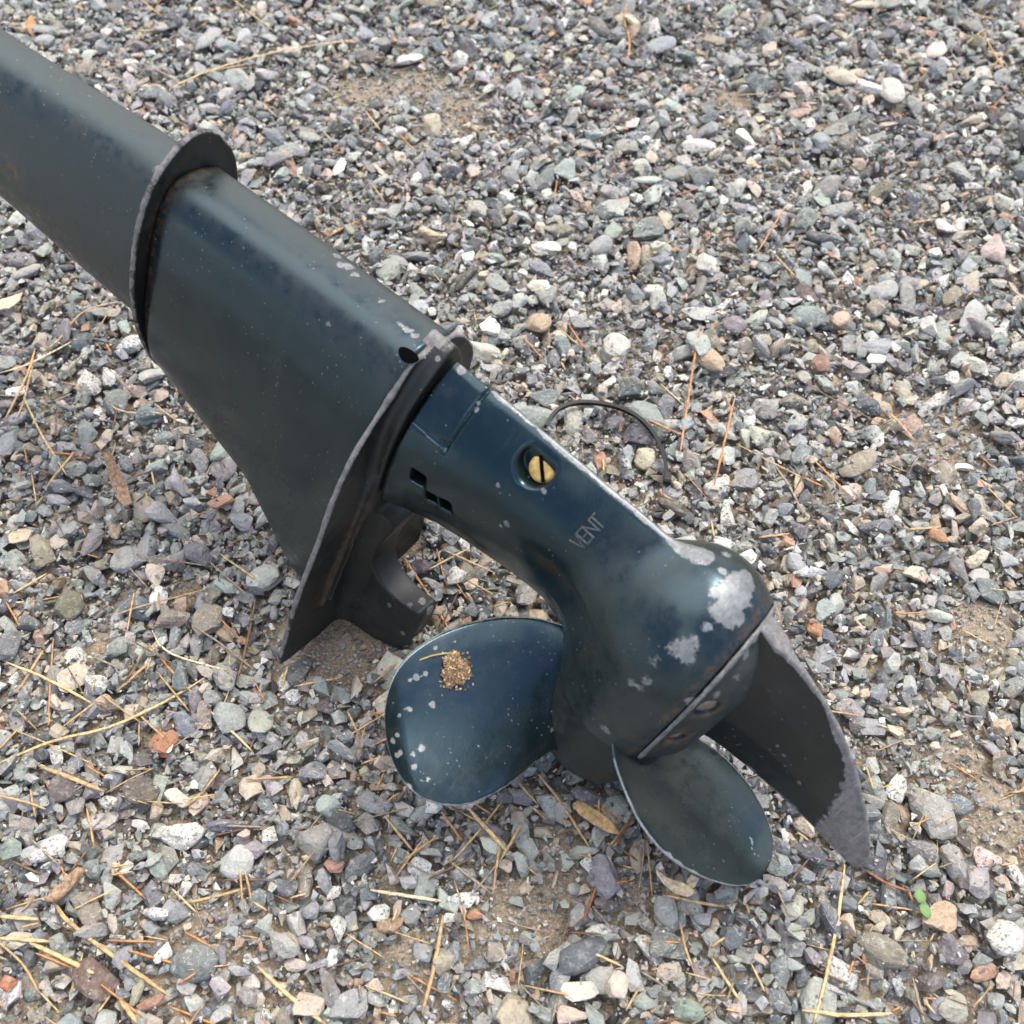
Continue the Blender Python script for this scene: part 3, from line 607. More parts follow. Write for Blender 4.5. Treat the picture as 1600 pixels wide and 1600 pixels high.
# sandy hollows with few larger stones: photo position, radius (m)
BARE = [(480, 985, .026), (540, 1035, .020), (860, 1425, .020), (1000, 1410, .015), (1570, 1275, .026), (1500, 1180, .018), (320, 1450, .014), (290, 920, .010), (720, 165, .030), (650, 120, .025), (560, 140, .03), (1490, 690, .025), (1540, 960, .020), (330, 560, .016), (1530, 1000, .02), (1150, 150, .02), (160, 1000, .012), (780, 1420, .014), (620, 1500, .012), (365, 690, .012)]
BAREW = [(on_ground(x_, y_)[:2], r_) for x_, y_, r_ in BARE]
NOTABLE = [  # photo x, y, width, height in pixels, sRGB, kind, name, label
 (1548,1335,50,46,(214,160,150),1,'pink speckled granite stone near the right border'),
 (1325,1517,60,58,(205,205,205),1,'round black and white granite cobble beside the longest upright straw needle'),
 (440,1470,60,58,(165,168,164),0,'smooth light grey wedge stone under the left blade near the bottom'),
 (548,1570,66,56,(148,153,157),.5,'faceted grey stone at the lower border left of centre'),
 (495,1305,64,64,(152,152,149),.5,'broad grey stone below left of the left propeller blade'),
 (291,1497,70,58,(122,132,134),.5,'grey green rough stone in a sandy spot at lower left'),
 (138,1525,74,68,(122,98,88),0,'large brown and purple boulder stone under the split straw stalk'),
 (228,1561,42,36,(172,118,94),0,'terracotta coloured pebble near the lower left border'),
 (2,1532,30,38,(190,118,72),0,'orange pebble cut by the left border'),
 (244,1478,27,42,(226,226,222),0,'small bright white stone at lower left'),
 (242,1150,46,46,(180,116,76),0,'orange brown angular stone below the longest curved twig'),
 (95,930,44,46,(122,122,98),0,'smooth olive pebble at left'),
 (200,932,64,38,(106,116,132),.5,'dark slate stone with a broken face at left'),
 (192,858,54,42,(162,168,168),0,'light grey angular stone above the dark slate stone'),
 (55,850,54,58,(160,150,128),.5,'tan crusted stone near the left border'),
 (345,692,44,44,(152,170,160),.5,'pale green stone touching the lower edge of the leg'),
 (342,772,46,28,(190,142,116),0,'flat brick pink stone below the pale green stone'),
 (172,612,38,34,(122,132,130),.5,'grey green wedge left of the leg'),
 (222,630,48,28,(118,132,138),0,'flat grey blue stone below the flange ring'),
 (127,580,40,40,(196,194,186),1,'yellow stained speckled granite stone left of the flange ring'),
 (163,573,32,32,(200,200,198),1,'small white speckled granite stone beside the yellow stained one'),
 (202,527,40,28,(170,172,176),1,'dark speckled granite stone just left of the flange ring'),
 (282,1292,78,48,(196,194,188),1,'large rough speckled granite stone at lower left'),
 (362,1338,46,50,(184,190,190),0,'pale rounded stone below the large speckled granite stone'),
 (270,1237,42,28,(222,208,194),0,'cream rounded pebble above the large speckled granite stone'),
 (148,1272,54,46,(180,175,170),.5,'light angular stone left of the cream pebble'),
 (1283,972,33,31,(186,124,84),0,'orange pebble right of the gearcase nose'),
 (1272,878,54,20,(198,204,210),0,'flat white slab stone above the orange pebble'),
 (962,528,46,42,(186,186,182),0,'white grey cobble in the upper middle above the cable tie'),
 (840,490,36,32,(186,160,130),0,'tan flat stone above the leading edge of the gearcase'),
 (1105,400,42,30,(204,200,194),0,'white pink angular stone in the upper middle'),
 (950,1362,46,76,(134,134,150),0,'purple grey notched stone left of the lower blade'),
 (925,1238,62,52,(112,118,134),.5,'dark stone wedged between the two propeller blades'),
 (1035,1469,56,60,(120,125,125),.5,'dark grey pointed stone below the lower blade'),
 (907,1541,70,48,(212,214,200),0,'cream white wedge stone at the bottom middle'),
 (966,1538,34,46,(208,194,180),0,'cream diamond stone right of the white wedge'),
 (890,1583,56,40,(204,180,164),.5,'pinkish tan stone at the bottom middle border'),
 (1078,1578,54,44,(138,160,146),0,'green cobble at the bottom border'),
 (1450,1326,60,50,(124,125,126),.5,'big dark grey stone left of the pink granite'),
 (1488,1430,56,58,(196,166,132),.5,'tan sharp stone right of the green seedling'),
 (1507,1565,60,52,(166,166,152),0,'large grey green stone in the lower right corner'),
 (1580,1460,48,52,(204,202,192),1,'pale speckled granite stone at the right border'),
 (45,28,18,24,(216,150,78),0,'small bright orange pebble in the top left corner'),
 (609,1440,40,46,(164,130,102),.5,'brown and grey stone below the pale level stalk'),
 (659,1480,38,50,(146,156,166),0,'smooth blue grey stone left of the long upright stalk'),
 (742,1420,28,20,(200,140,100),0,'small orange stone right of the pale level stalk'),
 (517,1347,34,27,(190,136,116),0,'salmon stone below the broad grey stone'),
 (508,1252,34,36,(168,184,176),0,'pale mint pebble above the broad grey stone'),
 (650,1345,46,36,(200,200,200),1,'black and white granite stone beneath the left blade'),
 (657,870,38,26,(92,84,104),0,'dark purple stone seen in the gap behind the neck'),
 (673,900,34,24,(168,170,170),0,'pale stone under the dark purple one in the gap'),
 (709,890,32,34,(176,176,176),1,'granite pebble in the gap behind the neck'),
 (1428,647,38,36,(176,146,128),.5,'brown pink stone at right on a sandy strip'),
 (1288,553,32,26,(150,114,96),0,'reddish brown stone in the upper right half'),
 (1190,665,38,42,(178,180,166),0,'pale yellow grey stone right of the cable tie'),
 (1362,618,52,32,(94,102,114),.5,'dark slate slab in the right half'),
 (1530,558,36,36,(188,190,180),0,'pale rounded cobble at upper right'),
 (1175,733,44,36,(146,146,151),0,'grey wedge stone between the needles right of the gearcase'),
 (1130,742,42,34,(200,200,196),1,'speckled granite stone at the foot of the orange upright needle'),
 (1395,131,30,40,(196,194,188),0,'white cobble in the top right area'),
 (1475,826,28,26,(184,130,90),0,'orange wedge stone at right'),
 (640,935,0,0,(0,0,0),0,''),
]
NOTABLE = [s for s in NOTABLE if s[2] > 0]
NOTW = [(on_ground(s[0], s[1] + s[3] * .1)[:2], np.linalg.norm(on_ground(s[0] + s[2] / 2, s[1]) - on_ground(s[0], s[1]))) for s in NOTABLE]
NOBJ = []
def place_notables():
    meshes = []
    for k, (V, F) in enumerate(T_BIG): meshes.append(mesh_np('stone', V, F, False))
    for k, (x_, y_, w_, h_, c_, kd, lab) in enumerate(NOTABLE):
        g = on_ground(x_, y_, LEVEL); wx = np.linalg.norm(on_ground(x_ + w_ / 2, y_, LEVEL) - g); hy = np.linalg.norm(on_ground(x_, y_ + h_ / 2, LEVEL) - g)
        tz = min(wx, hy) * .62; ro = RNG.uniform(-.35, .35); g = on_ground(x_, y_, LEVEL + tz * .3)
        zc, _ = drop(g[0], g[1], wx * .8, hy * .7, tz, .38)
        o = bpy.data.objects.new('stone', meshes[k % 18]); COL.objects.link(o); o.location = (g[0], g[1], zc - LEVEL); o.rotation_euler = (RNG.normal(0, .15), RNG.normal(0, .15), RNG.uniform(-.25, .25)); o.scale = (wx * 1.02, hy * .92, tz)
        o.color = (*((lin(c_) * .72 + .28 * float(lin(c_).mean())) * .92 * np.array((1.03, 1, .95))), kd); tag(o, lab, 'stone', 'larger stones that stand out of the gravel'); NOBJ.append(o)

def inview(x_, y_):
    v = np.stack([x_, y_, 0 * x_], 1) - CAM; cx = v[:, 0]; cy = v[:, 1] * st + v[:, 2] * ct; cz = -v[:, 1] * ct + v[:, 2] * st
    return (np.abs(cx / -cz) < .56) & (np.abs(cy / -cz) < .56)
def drop(x_, y_, rx, ry, tz, emb):
    """height of the stone's centre when it comes to rest, and the raised height map"""
    rr = (rx + ry) * .5; i0, i1 = max(0, int((x_ - rr - X0) / RES)), min(NX, int((x_ + rr - X0) / RES) + 1)
    j0, j1 = max(0, int((y_ - rr - Y0) / RES)), min(NY, int((y_ + rr - Y0) / RES) + 1)
    if i1 <= i0 or j1 <= j0: return 0.0, (0, 0, 0, 0)
    Hs = H[i0:i1, j0:j1]; base = float(Hs.mean()) * .5 + float(Hs.max()) * .5
    zc = base + tz * emb
    lm = LOWM[i0:i1, j0:j1].min()
    if lm < 1: zc = min(zc, lm + LEVEL - tz * .95)
    gx = (X0 + (np.arange(i0, i1) + .5) * RES - x_) / rr; gy = (Y0 + (np.arange(j0, j1) + .5) * RES - y_) / rr
    d2 = gx[:, None]**2 + gy[None, :]**2; top = np.where(d2 < 1, zc + tz * np.sqrt(np.maximum(1 - d2 * .8, 0)) * .9, -1)
    np.maximum(Hs, top, out=Hs); return zc, None
batches = []
def sheet_z(XX, YY):                                 # height of the earth under the stones, above its lowest level
    ZZ = .0026 + .0014 * (np.sin(XX * 61) * np.sin(YY * 53 + 1) + .5 * np.sin(XX * 140 + YY * 90))
    for (cx, cy), r_ in BAREW: ZZ = ZZ + .0046 * np.exp(-((XX - cx)**2 + (YY - cy)**2) / (r_ * 1.0)**2)
    return ZZ
H = sheet_z(*np.meshgrid(X0 + (np.arange(NX) + .5) * RES, Y0 + (np.arange(NY) + .5) * RES, indexing='ij')).astype(np.float32)
def scatter(n, dmin, dmax, tmpls, tilt, emb, viewonly=False, cands=3, flat=(.30, .70), bare_skip=.9, notskip=False):
    g = RNG; X = g.uniform(X0 + .01, X1 - .01, (n, cands)); Y = g.uniform(Y0 + .01, Y1 - .01, (n, cands))
    if viewonly is not None:
        iv = inview(X[:, 0], Y[:, 0]); keep = iv if viewonly else ~iv; X, Y = X[keep], Y[keep]; n = len(X)
        if viewonly and cands > 1: X[:, 1:] = X[:, :1] + g.normal(0, .02, (n, cands - 1)); Y[:, 1:] = Y[:, :1] + g.normal(0, .02, (n, cands - 1)); X = np.clip(X, X0 + .01, X1 - .01); Y = np.clip(Y, Y0 + .01, Y1 - .01)
    d = g.uniform(0, 1, n)**1.3 * (dmax - dmin) + dmin; sx = d * .5 * g.uniform(.95, 1.5, n); sy = d * .5 * g.uniform(.60, .98, n); sz = d * .5 * g.uniform(*flat, n)
    col = g.choice(len(PAL), n, p=PW); rm = rotmats(n, tilt, g); tid = g.integers(0, len(tmpls), n); pos = np.zeros((n, 3)); ok = np.ones(n, bool)
    for k in range(n):
        xs, ys = X[k], Y[k]; c = 0
        if cands > 1: hh = [H[int((a - X0) / RES), int((b - Y0) / RES)] for a, b in zip(xs, ys)]; c = int(np.argmin(hh))
        a, b = xs[c], ys[c]
        if notskip and any((a - c_[0])**2 + (b - c_[1])**2 < (r_ * .95)**2 for c_, r_ in NOTW): ok[k] = False
        if bare_skip and ok[k]:
            for (cx, cy), r_ in BAREW:
                if (a - cx)**2 + (b - cy)**2 < (r_ * (0.6 + .6 * random.random()))**2 and random.random() < bare_skip: ok[k] = False; break
        if not ok[k]: continue
        zc, _ = drop(a, b, sx[k], sy[k], sz[k], emb); pos[k] = (a, b, zc)
    cc = PC[col] * ALB * np.clip(g.normal(1, .13, (n, 1)), .6, 1.4) * np.clip(g.normal(1, .03, (n, 3)), .9, 1.1)
    batches.append((tmpls, tid[ok], pos[ok], np.stack([sx, sy, sz], 1)[ok], rm[ok], np.concatenate([cc, PK_[col][:, None]], 1)[ok]))
# area of the whole sheet / view area decides the counts
scatter(90000, .0016, .0036, T_FIN, .5, .25, True, 1, bare_skip=0)
scatter(30000, .0036, .0062, T_FIN, .5, .25, True, 2, bare_skip=.55)
scatter(16000, .005, .010, T_FIN, .4, .3, False, 2, bare_skip=0)
scatter(36000, .0052, .0085, T_SML, .42, .3, True, 3, bare_skip=.85)
scatter(9000, .009, .015, T_SML, .4, .35, False, 3, bare_skip=0)
scatter(17000, .0082, .0128, T_MED, .40, .30, True, 4, bare_skip=.97, notskip=True)
scatter(2600, .0125, .0178, T_BIG, .30, .22, True, 5, bare_skip=1, notskip=True)
place_notables()
scatter(15000, .0044, .0078, T_SML, .5, .32, True, 5, bare_skip=.6, notskip=True)
scatter(42000, .0016, .0042, T_FIN, .5, .42, True, 4, bare_skip=0, notskip=True)
scatter(60000, .0010, .0024, T_FIN, .5, .5, True, 1, bare_skip=0)
H -= LEVEL
VV, FF, CC = [], [], []; off = 0; LIMZ = .004
for tmpls, tid, pos, sc_, rm, cc in batches:
    for t, (TV, TF) in enumerate(tmpls):
        sel = np.where(tid == t)[0]
        if not len(sel): continue
        P_ = np.einsum('nij,nkj->nki', rm[sel], TV[None] * sc_[sel][:, None, :]) + pos[sel][:, None, :]
        VV.append(P_.reshape(-1, 3)); k = len(TV)
        FF.append((TF[None] + (np.arange(len(sel)) * k)[:, None, None] + off).reshape(-1, 3)); off += len(sel) * k
        CC.append(np.repeat(cc[sel], k, 0))
VV = np.concatenate(VV).astype(np.float32); VV[:, 2] -= LEVEL; FF = np.concatenate(FF); CC = np.concatenate(CC)
print('GRAVEL tris', len(FF), 'mean H', H.mean(), H[300:800, 300:700].mean())
def gravel_material(name, from_attr=True):
    m = NT(name)
    if from_attr:
        at = m.n('ShaderNodeAttribute', attribute_name='tint'); col, kind = at.outputs['Color'], at.outputs['Alpha']; vec = m.coord('Object')
    else:
        at = m.n('ShaderNodeObjectInfo'); col, kind = at.outputs['Color'], at.outputs['Alpha']
        ad = m.n('ShaderNodeVectorMath', operation='ADD'); m.l(m.n('ShaderNodeNewGeometry').outputs['Position'], ad.inputs[0]); m.l(at.outputs['Location'], ad.inputs[1]); vec = ad.outputs[0]
    nf = m.noise(700, 6, .7, vec=vec); nm_ = m.noise(160, 4, .6, vec=vec)
    c = m.mix(.55, col, m.ramp(nf, [(.25, .55), (.75, 1.35)]), 'MULTIPLY') if False else m.mix(1.0, col, m.ramp(m.math('ADD', m.math('MULTIPLY', nf, .6), m.math('MULTIPLY', nm_, .4)), [(.32, .58), (.5, .95), (.68, 1.18)]), 'MULTIPLY')
    # dusty light film
    c = m.mix(m.math('MULTIPLY', m.step(m.noise(330, 6, .75, vec=vec), .50, .62), .38), c, (.42, .405, .37))
    # veins
    vn = m.noise(90, 3, .5, 1.5, vec=vec); ve = m.math('ABSOLUTE', m.math('SUBTRACT', vn, .5)); vein = m.math('MULTIPLY', m.step(ve, .012, .004), m.step(kind, .3, .45))
    vein = m.math('MULTIPLY', vein, m.step(kind, .8, .6)); c = m.mix(m.math('MULTIPLY', vein, .6), c, (.55, .54, .50))
    # brown stained patches
    c = m.mix(m.math('MULTIPLY', m.step(m.noise(55, 4, .6, vec=vec), .60, .70), .35), c, (.30, .21, .12))
    # granite crystals
    gr = m.step(kind, .8, .9)
    dk = m.math('MULTIPLY', m.step(m.noise(780, 3, .6, .6, vec=vec), .55, .62), gr); lt = m.math('MULTIPLY', m.step(m.noise(500, 3, .6, .4, vec=vec), .42, .58), gr)
    c = m.mix(m.math('MULTIPLY', lt, .6), c, (.74, .73, .70)); c = m.mix(m.math('MULTIPLY', dk, .70), c, (.075, .077, .08))
    m.set(Base_Color=c, Roughness=.86); m.b.inputs['Specular IOR Level'].default_value = .3
    n1 = m.bump(nm_, .7, .0022); m.bump(nf, .8, .0010, n1); return m.m
GRAVEL = gravel_material('crushed stone'); STONE = gravel_material('single stone', False)
for o in NOBJ:
    if not o.data.materials: o.data.materials.append(STONE)
gme = mesh_np('gravel', VV, FF, False)
ca = gme.attributes.new('tint', 'FLOAT_COLOR', 'POINT'); ca.data.foreach_set('color', CC.astype(np.float32).ravel())
go = link('gravel', gme, GRAVEL); tag(go, 'loose grey crushed stone gravel covering the whole ground', 'gravel', kind='stuff')
# ground sheet under and beyond the stones
m = NT('sandy earth'); nA = m.noise(45, 6, .6); nB = m.noise(800, 5, .7); far = m.voro(95, out='Color'); sep = m.n('ShaderNodeSeparateColor'); m.l(far, sep.inputs[0])
sand = m.mix(m.step(nA, .3, .7), (.17, .125, .08), (.29, .235, .17)); sand = m.mix(m.step(nB, .45, .65), sand, (.38, .34, .28)); sand = m.mix(m.step(m.noise(1500, 3), .6, .7), sand, (.06, .05, .04))
stn = m.ramp(sep.outputs[0], [(0, (.16, .17, .19)), (.45, (.30, .31, .31)), (.8, (.36, .35, .33)), (1, (.50, .49, .47))])
pos_ = m.n('ShaderNodeSeparateXYZ'); m.l(m.coord('Object'), pos_.inputs[0])
outx = m.step(m.math('ABSOLUTE', pos_.outputs[0]), .66, .70); outy = m.math('MAXIMUM', m.step(pos_.outputs[1], 1.10, 1.14), m.step(pos_.outputs[1], -.18, -.22))
m.set(Base_Color=m.mix(m.math('MAXIMUM', outx, outy), sand, stn), Roughness=.95); n1 = m.bump(m.voro(95), .8, .006); m.bump(nB, .8, .001, n1)
gs = [];  N_ = 181; gx = np.linspace(X0 - .05, X1 + .05, N_); gy = np.linspace(Y0 - .05, Y1 + .05, N_)
bm = bmesh.new(); ring = [-200, X0 - .05, X1 + .05, 200]; ringy = [-200, Y0 - .05, Y1 + .05, 200]
xs = np.r_[-200, gx, 200]; ys = np.r_[-200, gy, 200]; XX, YY = np.meshgrid(xs, ys, indexing='ij')
ZZ = sheet_z(XX, YY) - LEVEL; ins_ = (XX > X0) & (XX < X1) & (YY > Y0) & (YY < Y1)
ZZ = np.where(ins_, ZZ, -.002); n1_ = len(ys)
idx_ = np.arange(XX.size).reshape(XX.shape); Fg = np.stack([idx_[:-1, :-1], idx_[1:, :-1], idx_[1:, 1:], idx_[:-1, 1:]], -1).reshape(-1, 4)
bm.free(); ground = link('ground', mesh_np('ground', np.stack([XX, YY, ZZ], -1).reshape(-1, 3), Fg), m.m); tag(ground, kind='structure')
# ------------------------------------------------------------------ things lying on the gravel
def topz(x_, y_, r_=.0015):
    i, j = int((x_ - X0) / RES), int((y_ - Y0) / RES); k = max(1, int(r_ / RES)); return float(H[i - k:i + k + 1, j - k:j + k + 1].max())
LITC = {'straw': (.56, .39, .19), 'tan': (.44, .29, .14), 'orange': (.46, .22, .085), 'red': (.27, .105, .045), 'grey': (.28, .22, .165), 'brown': (.17, .10, .055), 'pale': (.62, .50, .33), 'green': (.30, .30, .10)}
LITM = {k: plain(k + ' dry plant fibre', c, .7, 0, 420, .38, .5, .0006) for k, c in LITC.items()}
def fibre(pts, wid, flat=.5, sides=6, rough=.05):
    wid = wid * .72
    """a dry needle or twig through world points; returns V, F"""
    P_ = chaikin(np.array(pts, float), 2, False) if len(pts) > 2 else np.array(pts, float)
    s_ = np.r_[0, np.cumsum(np.linalg.norm(np.diff(P_, axis=0), axis=1))]; n = max(6, int(s_[-1] / .004)); u = np.linspace(0, s_[-1], n)
    P_ = np.stack([np.interp(u, s_, P_[:, k]) for k in range(3)], 1); P_[1:-1] += RNG.normal(0, wid * rough, (n - 2, 3)) * (1, 1, .4)
    V, F = [], []
    for i in range(n):
        t = P_[min(i + 1, n - 1)] - P_[max(i - 1, 0)]; t /= np.linalg.norm(t); sd_ = np.cross(t, (0, 0, 1)); sd_ /= np.linalg.norm(sd_); up = np.cross(sd_, t)
        tp_ = min(1, .45 + .55 * min(i, n - 1 - i) / (n * .15)); wv_ = wid * .5 * tp_ * RNG.uniform(.93, 1.07)
        for k in range(sides): a = 2 * math.pi * k / sides; V.append(P_[i] + sd_ * math.cos(a) * wv_ + up * math.sin(a) * wv_ * flat)
    for i in range(n - 1):
        for k in range(sides): F.append((i * sides + k, i * sides + (k + 1) % sides, (i + 1) * sides + (k + 1) % sides, (i + 1) * sides + k))
    F += [tuple(range(sides))[::-1], tuple(range((n - 1) * sides, n * sides))]
    return V, F
def lay(px, wid, lift=.0):
    G = [on_ground(*p, .002) for p in px]
    L_ = chaikin(np.array(G), 1, False) if len(G) > 2 else np.array([G[0], (G[0] + G[1]) / 2, G[1]])
    zs = [topz(g[0], g[1], .0016) for g in L_]; zz = np.array(zs)
    # a stiff fibre rests on the highest stones: lift lows towards the chord of the highs
    base = np.percentile(zz, 70); zz = np.maximum(zz, base - .002) + wid * .3 + lift
    zz = np.convolve(np.r_[zz[0], zz, zz[-1]], [.25, .5, .25], 'valid')
    return [(g[0], g[1], z_) for g, z_ in zip(L_, zz)]
